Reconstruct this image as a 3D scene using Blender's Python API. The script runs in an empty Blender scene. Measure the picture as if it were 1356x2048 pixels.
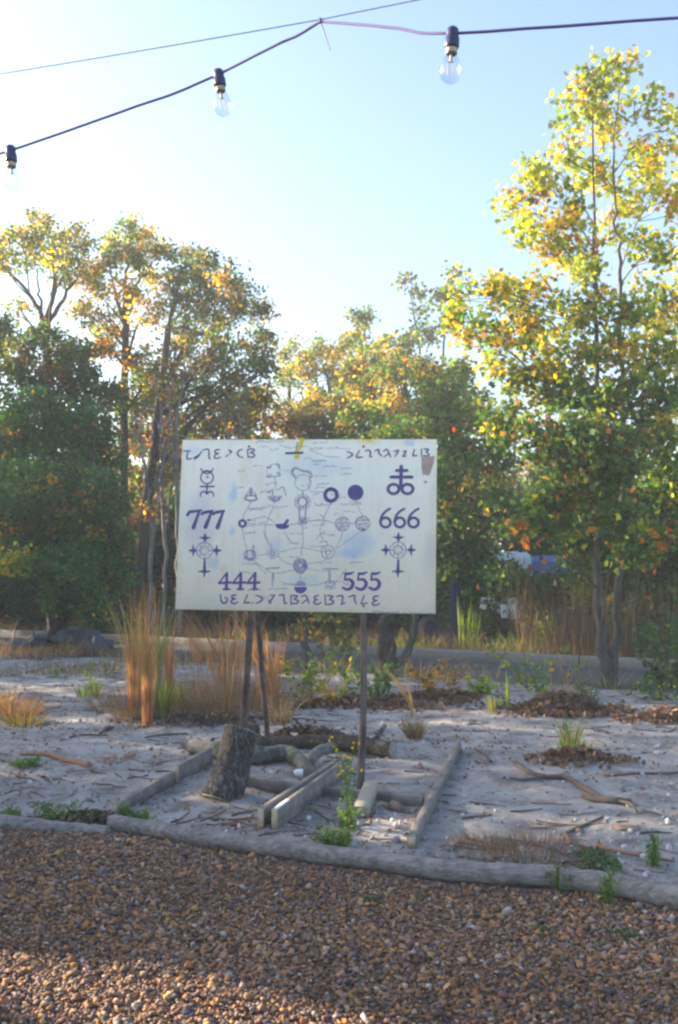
import bpy, math, random
import numpy as np
from mathutils import Vector, Matrix

# ------------------------------------------------------------------ camera, sky, sun, exposure
S = bpy.context.scene
F, CX, CY, HZ, EYE = 1977.0, 678.0, 1024.0, 1130.0, 1.6      # focal length and horizon in photo pixels, eye height
PITCH = math.atan((HZ - CY) / F)
cam_d = bpy.data.cameras.new('camera')
cam_d.sensor_fit = 'VERTICAL'; cam_d.sensor_height = 36.0; cam_d.sensor_width = 24.0
cam_d.lens = F * 36.0 / 2048.0
cam_d.clip_start = 0.05; cam_d.clip_end = 2000
cam = bpy.data.objects.new('camera', cam_d); S.collection.objects.link(cam)
cam.location = (0, 0, EYE); cam.rotation_euler = (math.pi / 2 + PITCH, 0, 0)
S.camera = cam
SUN_AZ, SUN_EL = math.radians(-69), math.radians(16)
W = bpy.data.worlds.new('World'); S.world = W; W.use_nodes = True
nt = W.node_tree
sky = nt.nodes.new('ShaderNodeTexSky'); sky.sky_type = 'NISHITA'; sky.sun_disc = False
sky.sun_elevation = SUN_EL; sky.sun_rotation = SUN_AZ
sky.air_density = 1.0; sky.dust_density = 3.2; sky.ozone_density = 2.4
nt.nodes['Background'].inputs['Strength'].default_value = 0.125
nt.links.new(sky.outputs[0], nt.nodes['Background'].inputs['Color'])
sun_d = bpy.data.lights.new('sun', 'SUN'); sun_d.energy = 5.0; sun_d.angle = math.radians(0.6); sun_d.color = (1.0, 0.82, 0.56)
sun = bpy.data.objects.new('sun', sun_d); S.collection.objects.link(sun)
SV = Vector((math.sin(SUN_AZ) * math.cos(SUN_EL), math.cos(SUN_AZ) * math.cos(SUN_EL), math.sin(SUN_EL)))
sun.rotation_euler = SV.to_track_quat('Z', 'Y').to_euler(); sun.location = SV * 60
S.view_settings.view_transform = 'Standard'; S.view_settings.look = 'None'
S.view_settings.gamma = 1.0; S.view_settings.use_curve_mapping = False
S.view_settings.exposure = 1.95
S.cycles.use_denoising = True; S.cycles.sample_clamp_indirect = 3.0; S.cycles.adaptive_threshold = 0.004
S.cycles.filter_width = 2.5
S.cycles.max_bounces = 5; S.cycles.diffuse_bounces = 3; S.cycles.volume_bounces = 0; S.cycles.transparent_max_bounces = 12; S.cycles.caustics_reflective = False; S.cycles.caustics_refractive = False

# ------------------------------------------------------------------ helpers
rng = np.random.default_rng(11)
C = S.collection

def ray(px, py):
    a, b = (px - CX) / F, -(py - CY) / F
    return np.array([a, math.cos(PITCH) - b * math.sin(PITCH), math.sin(PITCH) + b * math.cos(PITCH)])
def G(px, py, z=0.0):                                      # the ground point seen at a pixel
    d = ray(px, py); t = (z - EYE) / d[2]
    return np.array([d[0] * t, d[1] * t, z])
def AT(px, py, Y):                                         # the point seen at a pixel, at distance Y
    d = ray(px, py); t = Y / d[1]
    return np.array([d[0] * t, Y, EYE + d[2] * t])

def vn(x, y, seed=0):                                      # value noise, -1..1
    x = np.asarray(x, float); y = np.asarray(y, float)
    xi, yi = np.floor(x).astype(np.int64), np.floor(y).astype(np.int64)
    fx, fy = x - xi, y - yi
    fx = fx * fx * (3 - 2 * fx); fy = fy * fy * (3 - 2 * fy)
    def h(i, j):
        n = (i * 374761393 + j * 668265263 + seed * 974634777) & 0xFFFFFFFF
        n = ((n ^ (n >> 13)) * 1274126177) & 0xFFFFFFFF
        return ((n ^ (n >> 16)) & 0xFFFF) / 32767.5 - 1.0
    return (h(xi, yi) * (1 - fx) + h(xi + 1, yi) * fx) * (1 - fy) + (h(xi, yi + 1) * (1 - fx) + h(xi + 1, yi + 1) * fx) * fy

BORD = [(-400, 1612), (-60, 1640), (0, 1648), (90, 1655), (170, 1662), (222, 1657), (400, 1692), (560, 1714), (700, 1735), (880, 1757), (1000, 1767), (1120, 1772), (1250, 1793), (1356, 1812), (1480, 1838), (1900, 1900)]
BP = np.array([G(*p) for p in BORD])
def yb(x): return np.interp(x, BP[:, 0], BP[:, 1])
KA, KB = G(530, 1300), G(1356, 1342)                       # the kerb line beyond the road
KD = (KB - KA)[:2] / np.linalg.norm((KB - KA)[:2]); KN = np.array([-KD[1], KD[0]])
def kerb_d(x, y):                                          # signed distance beyond the kerb line
    return (x - KA[0]) * KN[0] + (y - KA[1]) * KN[1]
ROAD_W = 2.7
def hgt(x, y):
    x = np.asarray(x, float); y = np.asarray(y, float)
    sand = np.clip((y - yb(x)) / 0.5, 0, 1)
    k = kerb_d(x, y)
    fade = np.clip((-k - ROAD_W) / 1.2, 0, 1)
    h = sand * fade * (0.028 * vn(x * 0.8, y * 0.8, 3) + 0.022 * vn(x * 2.3, y * 2.3, 5) + 0.020 * vn(x * 4.6, y * 4.6, 6) + 0.02)
    far = np.clip(k / 6, 0, 1)
    return h + far * (0.10 + 0.08 * vn(x * .5, y * .5, 8)) + np.clip(k - 6, 0, 400) * 0.012 + (1 - sand) * (-0.012 + .012 * vn(x * 1.4, y * 1.4, 14) + .006 * vn(x * 4, y * 4, 15))
def GZ(px, py, dz=0.0):
    p = G(px, py); p[2] = float(hgt(p[0], p[1])) + dz
    return p

class Acc:
    def __init__(s): s.v = []; s.f = []; s.c = []; s.n = 0
    def add(s, v, f, col=None):
        v = np.asarray(v, float).reshape(-1, 3); f = np.asarray(f, np.int64)
        s.v.append(v); s.f.append(f + s.n); s.n += len(v)
        if col is None: col = (1, 1, 1)
        col = np.asarray(col, float)
        s.c.append(np.broadcast_to(col, (len(v), 3)))
    def mesh(s, name, smooth=False):
        m = bpy.data.meshes.new(name)
        v = np.concatenate(s.v)
        loops = np.concatenate([f.ravel() for f in s.f])
        tot = np.concatenate([np.full(len(f), f.shape[1]) for f in s.f])
        st = np.concatenate([[0], np.cumsum(tot)[:-1]])
        m.vertices.add(len(v)); m.vertices.foreach_set('co', v.ravel().astype(np.float32))
        m.loops.add(len(loops)); m.loops.foreach_set('vertex_index', loops.astype(np.int32))
        m.polygons.add(len(tot)); m.polygons.foreach_set('loop_start', st.astype(np.int32)); m.polygons.foreach_set('loop_total', tot.astype(np.int32))
        if smooth: m.polygons.foreach_set('use_smooth', np.ones(len(tot), bool))
        at = m.attributes.new('tint', 'FLOAT_COLOR', 'POINT')
        c = np.concatenate(s.c); c = np.concatenate([c, np.ones((len(c), 1))], 1)
        at.data.foreach_set('color', c.ravel().astype(np.float32))
        m.update(calc_edges=True)
        return m

def obj(name, acc, mat, parent=None, smooth=False, kind=None):
    m = acc.mesh(name, smooth) if isinstance(acc, Acc) else acc
    if not m.materials: m.materials.append(mat)
    o = bpy.data.objects.new(name, m); C.objects.link(o)
    if parent is not None:
        o.parent = parent; o.matrix_parent_inverse = parent.matrix_basis.inverted()
    if kind: o['kind'] = kind
    return o
def tag(o, label, cat, group=None):
    o['label'] = label; o['category'] = cat
    if group: o['group'] = group
    return o
def empty(name, loc, label, cat, group=None):
    o = bpy.data.objects.new(name, None); C.objects.link(o); o.location = loc; o.empty_display_size = 0.1
    return tag(o, label, cat, group)

def catmull(pts, n):
    P = np.asarray(pts, float)
    if len(P) < 3: 
        t = np.linspace(0, 1, n + 1)[:, None]
        return P[0] * (1 - t) + P[-1] * t
    Q = np.vstack([2 * P[0] - P[1], P, 2 * P[-1] - P[-2]]); out = []
    for i in range(1, len(Q) - 2):
        a, b, c, d = Q[i - 1], Q[i], Q[i + 1], Q[i + 2]
        for t in np.linspace(0, 1, n, endpoint=False):
            out.append(0.5 * (2 * b + (c - a) * t + (2 * a - 5 * b + 4 * c - d) * t * t + (3 * b - a - 3 * c + d) * t ** 3))
    out.append(P[-1]); return np.array(out)

def tube(acc, pts, rad, sides=7, col=None, cap=True, rough=0.0, seed=1):
    P = np.asarray(pts, float); n = len(P)
    rad = np.broadcast_to(np.asarray(rad, float), (n,)) if np.ndim(rad) == 0 else np.interp(np.linspace(0, 1, n), np.linspace(0, 1, len(rad)), rad)
    T = np.gradient(P, axis=0); T /= np.linalg.norm(T, axis=1)[:, None] + 1e-12
    up = np.array([0, 0, 1.]) if abs(T[0, 2]) < 0.9 else np.array([1., 0, 0])
    N = np.cross(T[0], up); N /= np.linalg.norm(N)
    ang = np.linspace(0, 2 * math.pi, sides, endpoint=False)
    V = np.zeros((n, sides, 3))
    for i in range(n):
        N = N - T[i] * N.dot(T[i]); N /= np.linalg.norm(N); B = np.cross(T[i], N)
        rr = rad[i] * (1 + rough * vn(ang * 2.2 + seed * 7.7, np.full(sides, i * 0.55), seed)) if rough else np.full(sides, rad[i])
        V[i] = P[i] + (np.cos(ang)[:, None] * N + np.sin(ang)[:, None] * B) * rr[:, None]
    idx = np.arange(n * sides).reshape(n, sides)
    a = idx[:-1]; b = np.roll(idx, -1, 1)[:-1]; c = np.roll(idx, -1, 1)[1:]; d = idx[1:]
    acc.add(V.reshape(-1, 3), np.stack([a, b, c, d], -1).reshape(-1, 4), col)
    if cap:
        acc.add(V[0][::-1], [list(range(sides))], col); acc.add(V[-1], [list(range(sides))], col)

def box(acc, c, ax, ay, az, col=None, bev=0.0):            # box from centre and half-axis vectors, chamfered along the long edges
    c, ax, ay, az = map(lambda q: np.asarray(q, float), (c, ax, ay, az))
    if bev <= 0:
        v = [c + i * ax + j * ay + k * az for k in (-1, 1) for j in (-1, 1) for i in (-1, 1)]
        acc.add(v, [[0, 2, 3, 1], [4, 5, 7, 6], [0, 1, 5, 4], [2, 6, 7, 3], [0, 4, 6, 2], [1, 3, 7, 5]], col); return
    ly, lz = np.linalg.norm(ay), np.linalg.norm(az); y, z = 1 - bev / ly, 1 - bev / lz
    prof = [(-1, -z), (-y, -1), (y, -1), (1, -z), (1, z), (y, 1), (-y, 1), (-1, z)]
    v = [c + s * ax + p * ay + q * az for s in (-1, 1) for p, q in prof]
    acc.add(v, [[i, (i + 1) % 8, 8 + (i + 1) % 8, 8 + i] for i in range(8)], col)
    acc.add(v[:8][::-1], [list(range(8))], col); acc.add(v[8:], [list(range(8))], col)

def rand_rot(n, r=rng, upbias=0.0):
    q = r.normal(size=(n, 4)); q /= np.linalg.norm(q, axis=1)[:, None]
    w, x, y, z = q.T
    return np.stack([np.stack([1 - 2 * (y * y + z * z), 2 * (x * y - z * w), 2 * (x * z + y * w)], -1),
                     np.stack([2 * (x * y + z * w), 1 - 2 * (x * x + z * z), 2 * (y * z - x * w)], -1),
                     np.stack([2 * (x * z - y * w), 2 * (y * z + x * w), 1 - 2 * (x * x + y * y)], -1)], 1)
OVAL = (np.array([[0, -.5, 0], [.30, -.15, .06], [.26, .2, .06], [0, .5, 0], [-.26, .2, .06], [-.30, -.15, .06]]), np.array([[0, 1, 2, 3], [0, 3, 4, 5]]))
RHOMB = (np.array([[0, -.5, 0], [.36, 0, .08], [0, .5, 0], [-.36, 0, .08]]), np.array([[0, 1, 2, 3]]))
LANCE = (np.array([[0, -.5, 0], [.14, 0, .04], [0, .5, -.05], [-.14, 0, .04]]), np.array([[0, 1, 2], [0, 2, 3]]))
_p = [[0, 0, 0.04]]
for _i in range(10):
    _a = math.pi / 2 + _i * math.pi / 5 * 0.93 - 0.0
    _r = (0.56, 0, .50, 0, .42, 0, .42, 0, .50, 0)[_i] if _i % 2 == 0 else 0.27
    _p.append([math.cos(_a) * _r, math.sin(_a) * _r, -0.06 if _i % 2 == 0 else 0.0])
STAR = (np.array(_p), np.array([[0, i + 1, (i + 1) % 10 + 1] for i in range(10)]))
def leaves(acc, cen, size, col, shape=OVAL, flat=None, r=rng):
    cen = np.asarray(cen); n = len(cen)
    if n == 0: return
    T, f = shape
    R = rand_rot(n, r)
    if flat is not None:                                   # lie flat on the ground, turned about z and a little tilted
        a = r.uniform(0, 2 * math.pi, n); tx, ty = r.normal(0, flat, n), r.normal(0, flat, n)
        ca, sa = np.cos(a), np.sin(a)
        R = np.stack([np.stack([ca, -sa, tx * 0], -1), np.stack([sa, ca, tx * 0], -1), np.stack([tx, ty, 1 + tx * 0], -1)], 1)
    sz = np.broadcast_to(size, (n,)) * r.uniform(0.7, 1.25, n)
    V = cen[:, None, :] + np.einsum('nij,mj->nmi', R, T) * sz[:, None, None]
    m = len(T)
    fc = (f[None] + (np.arange(n) * m)[:, None, None]).reshape(-1, f.shape[1])
    acc.add(V.reshape(-1, 3), fc, np.repeat(np.broadcast_to(col, (n, 3)), m, 0))
def pick(pal, n, r=rng, jit=0.25):
    w = np.array([p[1] for p in pal], float); w /= w.sum()
    cs = np.array([p[0] for p in pal]); i = r.choice(len(pal), n, p=w)
    return cs[i] * (1 + r.uniform(-jit, jit, (n, 1))) * (1 + r.uniform(-.08, .08, (n, 3)))

# ------------------------------------------------------------------ materials
def mat(name): 
    m = bpy.data.materials.new(name); m.use_nodes = True
    return m, m.node_tree.nodes, m.node_tree.links, m.node_tree.nodes['Principled BSDF']
def noise(N, L, scale, detail=5, rough=.6, coord=None, vec=None):
    t = N.new('ShaderNodeTexNoise'); t.inputs['Scale'].default_value = scale; t.inputs['Detail'].default_value = detail; t.inputs['Roughness'].default_value = rough
    if vec is not None: L.new(vec, t.inputs['Vector'])
    return t
def ramp(N, L, fac, stops):
    r = N.new('ShaderNodeValToRGB'); el = r.color_ramp.elements
    while len(el) < len(stops): el.new(0.5)
    for e, (p, c) in zip(el, stops): e.position = p; e.color = (*c, 1)
    L.new(fac, r.inputs[0]); return r
def mix(N, L, a, b, fac, mode='MIX'):
    m = N.new('ShaderNodeMix'); m.data_type = 'RGBA'; m.blend_type = mode
    for s, k in ((a, 6), (b, 7)):
        if hasattr(s, 'is_output'): L.new(s, m.inputs[k])
        else: m.inputs[k].default_value = (*s, 1)
    if hasattr(fac, 'is_output'): L.new(fac, m.inputs[0])
    else: m.inputs[0].default_value = fac
    return m.outputs[2]
def bump(N, L, b, h, strength=.5, dist=.02, normal=None):
    n = N.new('ShaderNodeBump'); n.inputs['Strength'].default_value = strength; n.inputs['Distance'].default_value = dist
    L.new(h, n.inputs['Height'])
    if normal is not None: L.new(normal, n.inputs['Normal'])
    if b is not None: L.new(n.outputs[0], b.inputs['Normal'])
    return n.outputs[0]
def objco(N): 
    return N.new('ShaderNodeTexCoord').outputs['Object']
def tint(N): 
    a = N.new('ShaderNodeAttribute'); a.attribute_name = 'tint'; return a.outputs['Color']

def m_leaf(name, trans=0.5, rough=.55):
    m, N, L, b = mat(name)
    c = tint(N); b.inputs['Roughness'].default_value = rough; b.inputs['Specular IOR Level'].default_value = .3
    L.new(c, b.inputs['Base Color'])
    t = N.new('ShaderNodeBsdfTranslucent'); L.new(mix(N, L, c, (1.75, 1.6, .6), 1.0, 'MULTIPLY'), t.inputs['Color'])
    x = N.new('ShaderNodeMixShader'); x.inputs[0].default_value = trans
    L.new(b.outputs[0], x.inputs[1]); L.new(t.outputs[0], x.inputs[2]); L.new(x.outputs[0], N['Material Output'].inputs[0])
    return m
def m_wood(name, c1, c2, scale=9, stretch=(1, 1, .12), rough=.85, bs=.5, bd=.01, moss=None):
    m, N, L, b = mat(name)
    mp = N.new('ShaderNodeMapping'); mp.inputs['Scale'].default_value = stretch; L.new(objco(N), mp.inputs[0])
    n1 = noise(N, L, scale, 8, .65, vec=mp.outputs[0]); n2 = noise(N, L, scale * .3, 3, .5, vec=objco(N))
    c = ramp(N, L, n1.outputs[0], [(.3, c1), (.7, c2)]).outputs[0]
    c = mix(N, L, c, (.55, .55, .58), ramp(N, L, n2.outputs[0], [(.4, (0, 0, 0)), (.75, (1, 1, 1))]).outputs[0], 'MULTIPLY')
    if moss is not None:
        n3 = noise(N, L, 5, 6, .7, vec=objco(N))
        c = mix(N, L, c, moss, ramp(N, L, n3.outputs[0], [(.5, (0, 0, 0)), (.62, (1, 1, 1))]).outputs[0])
    L.new(c, b.inputs['Base Color']); b.inputs['Roughness'].default_value = rough; b.inputs['Specular IOR Level'].default_value = .2
    bump(N, L, b, n1.outputs[0], bs, bd)
    return m
def m_bark(name, c1, c2, scale=10, bd=.02):
    m, N, L, b = mat(name)
    mp = N.new('ShaderNodeMapping'); mp.inputs['Scale'].default_value = (1, 1, .35); L.new(objco(N), mp.inputs[0])
    v = N.new('ShaderNodeTexVoronoi'); v.feature = 'DISTANCE_TO_EDGE'; v.inputs['Scale'].default_value = scale
    d = noise(N, L, scale * .8, 6, .7, vec=mp.outputs[0])
    L.new(mix(N, L, mp.outputs[0], d.outputs['Color'], .12), v.inputs['Vector'])
    e = ramp(N, L, v.outputs[0], [(.0, (0, 0, 0)), (.22, (1, 1, 1))]).outputs[0]
    c = mix(N, L, ramp(N, L, d.outputs[0], [(.3, c1), (.7, c2)]).outputs[0], (.28, .25, .25), e, 'MIX')
    c = mix(N, L, (c1[0] * .5, c1[1] * .5, c1[2] * .5), ramp(N, L, d.outputs[0], [(.3, c1), (.7, c2)]).outputs[0], e)
    n2 = noise(N, L, 4, 5, .7, vec=objco(N))
    c = mix(N, L, c, (.42, .40, .37), ramp(N, L, n2.outputs[0], [(.56, (0, 0, 0)), (.68, (.7, .7, .7))]).outputs[0])
    L.new(c, b.inputs['Base Color']); b.inputs['Roughness'].default_value = .9; b.inputs['Specular IOR Level'].default_value = .2
    n = bump(N, L, None, e, .7, bd); bump(N, L, b, d.outputs[0], .6, bd * .6, n)
    return m
def m_plain(name, col, rough=.6, metal=0.0, nscale=12, var=.25, bd=.002):
    m, N, L, b = mat(name)
    n = noise(N, L, nscale, 5, .6, vec=objco(N))
    L.new(mix(N, L, tuple(q * (1 - var) for q in col), tuple(min(1, q * (1 + var)) for q in col), n.outputs[0]), b.inputs['Base Color'])
    b.inputs['Roughness'].default_value = rough; b.inputs['Metallic'].default_value = metal
    bump(N, L, b, n.outputs[0], .3, bd)
    return m
def m_tint(name, rough=.85, nscale=40, bd=.003, spec=.3):
    m, N, L, b = mat(name)
    n = noise(N, L, nscale, 4, .6, vec=objco(N))
    L.new(mix(N, L, tint(N), mix(N, L, (.6, .6, .6), (1.25, 1.22, 1.2), n.outputs[0]), 1.0, 'MULTIPLY'), b.inputs['Base Color'])
    b.inputs['Roughness'].default_value = rough; b.inputs['Specular IOR Level'].default_value = spec
    bump(N, L, b, n.outputs[0], .4, bd)
    return m

M = {}
M['leaf'] = m_leaf('leaf'); M['grass'] = m_leaf('grass_blade', .35, .6); M['litter'] = m_leaf('dead_leaf', .15, .7)
M['bark_grey'] = m_wood('bark_grey', (.06, .055, .052), (.17, .155, .148), 14, (1, 1, .15), bd=.02)
M['bark_dark'] = m_wood('bark_dark', (.035, .03, .03), (.12, .10, .09), 12, (1, 1, .15), bd=.02)
M['bark_pale'] = m_wood('bark_pale', (.14, .14, .15), (.34, .33, .33), 12, (1, 1, .2), bd=.01)
M['stump_bark'] = m_bark('stump_bark', (.085, .075, .075), (.25, .22, .21), 34, .03)
M['log_bark'] = m_bark('log_bark', (.08, .065, .055), (.20, .155, .13), 34, .012)
M['mossy_bark'] = m_wood('mossy_bark', (.08, .08, .075), (.26, .25, .235), 34, (1, 1, 1), bd=.02, moss=(.05, .065, .035))
M['grey_wood'] = m_wood('weathered_grey_wood', (.20, .18, .165), (.42, .39, .36), 30, (.06, 1, 1), bd=.004)
M['log_grey'] = m_wood('weathered_log', (.15, .135, .125), (.38, .35, .33), 60, (.05, 1, 1), bs=.9, bd=.012)
M['lumber'] = m_wood('weathered_lumber', (.15, .13, .12), (.33, .29, .26), 34, (1, .06, 1), bd=.003)
M['fresh_wood'] = m_wood('sawn_wood', (.50, .38, .26), (.66, .53, .38), 30, (1, 1, 1), bd=.001)
M['pole'] = m_wood('peeled_pole', (.09, .07, .068), (.25, .195, .18), 22, (1, 1, .1), bd=.004)
M['tint'] = m_tint('stone_chips'); M['twig'] = m_tint('dead_twigs', nscale=60)
M['black_plastic'] = m_plain('black_plastic', (.03, .032, .04), .45)
M['blue_tarp'] = m_plain('blue_tarp', (.04, .10, .27), .5, nscale=6)
M['white_tarp'] = m_plain('white_tarp', (.52, .53, .53), .6, nscale=5, var=.12)
M['navy'] = m_plain('navy_plastic', (.018, .028, .06), .95)
M['navy'].node_tree.nodes['Principled BSDF'].inputs['Specular IOR Level'].default_value = .08
M['concrete'] = m_plain('kerb_concrete', (.22, .21, .205), .9, nscale=18, var=.3, bd=.006)
M['white_paint'] = m_plain('old_white_paint', (.80, .80, .80), .7, nscale=9, var=.2)

# ------------------------------------------------------------------ ground
def make_ground():
    def axis(lo, hi, near0, near1, step):
        a = [near0]
        while a[-1] < near1: a.append(a[-1] + step)
        s = step
        while a[-1] < hi: s *= 1.25; a.append(a[-1] + s)
        s = step
        while a[0] > lo: s *= 1.25; a.insert(0, a[0] - s)
        return np.array(a)
    xs = axis(-600, 600, -7, 8, 0.08); ys = axis(-60, 900, 2.6, 19, 0.08)
    X, Y = np.meshgrid(xs, ys)
    Z = hgt(X, Y)
    V = np.stack([X, Y, Z], -1).reshape(-1, 3)
    idx = np.arange(X.size).reshape(X.shape)
    f = np.stack([idx[:-1, :-1], idx[:-1, 1:], idx[1:, 1:], idx[1:, :-1]], -1).reshape(-1, 4)
    # tint: r = leaf litter and duff beyond the kerb, g = gravel path
    lit = np.clip(kerb_d(X, Y) / 0.6 + .25 * vn(X * 2, Y * 2, 4), 0, 1)
    lit = np.maximum(lit, np.clip((np.abs(X + 1) - 9) / 5 + .5 * vn(X, Y, 9), 0, 1))
    grav = np.clip((yb(X) - Y + .05 * vn(X * 6, Y * 6, 2)) / .06, 0, 1)
    acc = Acc(); acc.add(V, f, np.stack([lit, grav, lit * 0], -1).reshape(-1, 3))
    m, N, L, b = mat('sandy_ground')
    co = objco(N)
    sep = N.new('ShaderNodeSeparateColor'); L.new(tint(N), sep.inputs[0])
    n1 = noise(N, L, 1.3, 8, .65, vec=co); n2 = noise(N, L, 22, 8, .75, vec=co); n3 = noise(N, L, 120, 4, .7, vec=co)
    sand = ramp(N, L, n1.outputs[0], [(.28, (.27, .255, .255)), (.5, (.43, .415, .412)), (.72, (.58, .565, .555))]).outputs[0]
    sand = mix(N, L, sand, ramp(N, L, n2.outputs[0], [(.27, (.36, .34, .34)), (.42, (.88, .87, .86)), (.72, (1.22, 1.2, 1.18))]).outputs[0], .8, 'MULTIPLY')
    n4 = noise(N, L, 4.5, 7, .7, vec=co); sand = mix(N, L, sand, ramp(N, L, n4.outputs[0], [(.36, (.42, .38, .37)), (.52, (1, 1, 1))]).outputs[0], .75, 'MULTIPLY')
    lit_c = ramp(N, L, n2.outputs[0], [(.3, (.045, .04, .028)), (.5, (.11, .10, .05)), (.7, (.22, .16, .09))]).outputs[0]
    gr_c = ramp(N, L, n2.outputs[0], [(.3, (.07, .048, .035)), (.7, (.24, .16, .10))]).outputs[0]
    c = mix(N, L, sand, lit_c, sep.outputs[0]); c = mix(N, L, c, gr_c, sep.outputs[1])
    L.new(c, b.inputs['Base Color']); b.inputs['Roughness'].default_value = .95; b.inputs['Specular IOR Level'].default_value = .1
    nn = bump(N, L, None, n2.outputs[0], .9, .04); bump(N, L, b, n3.outputs[0], .7, .010, nn)
    return obj('ground', acc, m, smooth=True, kind='structure')
make_ground()

def strip(acc, s0, s1, d0, d1, z, n=60, wob=0.0):          # a sheet along the kerb line
    t = np.linspace(s0, s1, n)
    A = []
    for k, d in enumerate((d0, d1)):
        dd = d + (wob * vn(t * 1.7, t * 0 + k, 12) + wob * .5 * vn(t * 6, t * 0 + k, 13) if (wob and k == 0) else 0)
        P = KA[:2] + t[:, None] * KD + (dd * np.ones(n))[:, None] * KN
        A.append(np.concatenate([P, np.full((n, 1), z)], 1))
    i = np.arange(n - 1)
    acc.add(np.concatenate(A), np.stack([i, i + 1, n + i + 1, n + i], -1))
def make_road():
    m, N, L, b = mat('asphalt'); co = objco(N)
    n1 = noise(N, L, 1.1, 6, .6, vec=co); n2 = noise(N, L, 130, 3, .6, vec=co)
    c = ramp(N, L, n1.outputs[0], [(.3, (.034, .038, .048)), (.55, (.06, .066, .08)), (.75, (.11, .11, .115))]).outputs[0]
    L.new(mix(N, L, c, ramp(N, L, n2.outputs[0], [(.35, (.6, .6, .6)), (.7, (1.4, 1.4, 1.4))]).outputs[0], .8, 'MULTIPLY'), b.inputs['Base Color'])
    b.inputs['Roughness'].default_value = .85; bump(N, L, b, n2.outputs[0], .5, .006)
    acc = Acc(); strip(acc, -60, 60, -ROAD_W, -0.14, 0.008, 400, .35)
    obj('road', acc, m, kind='structure')
    k = Acc()                                              # concrete kerb in lengths with open joints
    for i in range(-14, 16):
        c = KA[:2] + KD * (i * 3.0 + 1.5)
        jit = rng.normal(0, .012)
        box(k, (c[0] + KN[0] * jit, c[1] + KN[1] * jit, .06 + jit * .3), np.append(KD, 0) * 1.485, np.append(KN, 0) * .075, (0, 0, .10), bev=.02)
    obj('kerb', k, M['concrete'], kind='structure')
make_road()

# ------------------------------------------------------------------ gravel and ground litter
ICO_V = []
_g = (1 + 5 ** .5) / 2
for a in (-1, 1):
    for b_ in (-_g, _g): ICO_V += [(0, a, b_), (a, b_, 0), (b_, 0, a)]
ICO_V = np.array(ICO_V) / math.sqrt(1 + _g * _g)
def hull_faces(V):
    fs = []
    for i in range(12):
        for j in range(i + 1, 12):
            for k in range(j + 1, 12):
                if all(abs(np.linalg.norm(V[p] - V[q]) - 1.0515) < .01 for p, q in ((i, j), (j, k), (i, k))):
                    n = np.cross(V[j] - V[i], V[k] - V[i])
                    fs.append([i, j, k] if n.dot(V[i]) > 0 else [i, k, j])
    return np.array(fs)
ICO_F = hull_faces(ICO_V)
def stones(acc, cen, size, col, flat=.7, r=rng):
    n = len(cen)
    sc = np.stack([r.uniform(.7, 1.3, n), r.uniform(.6, 1.0, n), r.uniform(.45, .85, n) * flat / .7], -1) * np.broadcast_to(size, (n,))[:, None]
    T = ICO_V[None] * (1 + r.uniform(-.22, .18, (n, 12, 1))) * sc[:, None, :]
    R = rand_rot(n, r); 
    V = cen[:, None, :] + np.einsum('nij,nmj->nmi', R, T)
    f = (ICO_F[None] + (np.arange(n) * 12)[:, None, None]).reshape(-1, 3)
    acc.add(V.reshape(-1, 3), f, np.repeat(col, 12, 0))
CUBE_V = np.array([(i, j, k) for k in (-1, 1) for j in (-1, 1) for i in (-1, 1)], float) * .62
CUBE_F = np.array([[0, 2, 3, 1], [4, 5, 7, 6], [0, 1, 5, 4], [2, 6, 7, 3], [0, 4, 6, 2], [1, 3, 7, 5]])
def chips(acc, cen, size, col, r=rng):
    n = len(cen)
    sc = np.stack([r.uniform(.75, 1.5, n), r.uniform(.55, 1.05, n), r.uniform(.3, .7, n)], -1) * size[:, None]
    T = (CUBE_V[None] + r.uniform(-.30, .30, (n, 8, 3))) * sc[:, None, :]
    a = r.uniform(0, 6.283, n); ca, sa = np.cos(a), np.sin(a); tx, ty = r.normal(0, .35, n), r.normal(0, .35, n)
    R = np.stack([np.stack([ca, -sa, tx], -1), np.stack([sa, ca, ty], -1), np.stack([-tx * ca - ty * sa, tx * sa - ty * ca, np.ones(n)], -1)], 1)
    V = cen[:, None, :] + np.einsum('nij,nmj->nmi', R, T)
    acc.add(V.reshape(-1, 3), (CUBE_F[None] + (np.arange(n) * 8)[:, None, None]).reshape(-1, 4), np.repeat(col, 8, 0))
def make_gravel():
    acc = Acc(); n = 86000
    y = rng.uniform(3.25, 6.6, n * 2); x = rng.uniform(-1, 1, n * 2) * (y * .35 + .15)
    ok = y < yb(x) - .02 + rng.normal(0, .03, n * 2)
    x, y = x[ok][:n], y[ok][:n]; n = len(x)
    sz = np.clip(rng.lognormal(math.log(.0054), .50, n), .0023, .019)
    cov = vn(x * 1.6, y * 1.6, 21)
    z = hgt(x, y) + rng.uniform(-.3, .9, n) * sz + .004 * cov + .003
    pal = [((.36, .205, .09), 3.4), ((.27, .165, .105), 3.6), ((.36, .26, .19), 2.4), ((.17, .145, .15), 3.0), ((.42, .38, .36), .7), ((.085, .075, .075), 2.2), ((.38, .19, .07), .8), ((.24, .14, .11), 1.6)]
    chips(acc, np.stack([x, y, z], -1), sz, pick(pal, n, jit=.35) * np.array([1.02, .96, .91]) * (1 + .18 * cov[:, None]))
    obj('gravel', acc, M['tint'], kind='stuff')['label'] = 'loose brown and grey gravel covering the foreground'
make_gravel()
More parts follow.
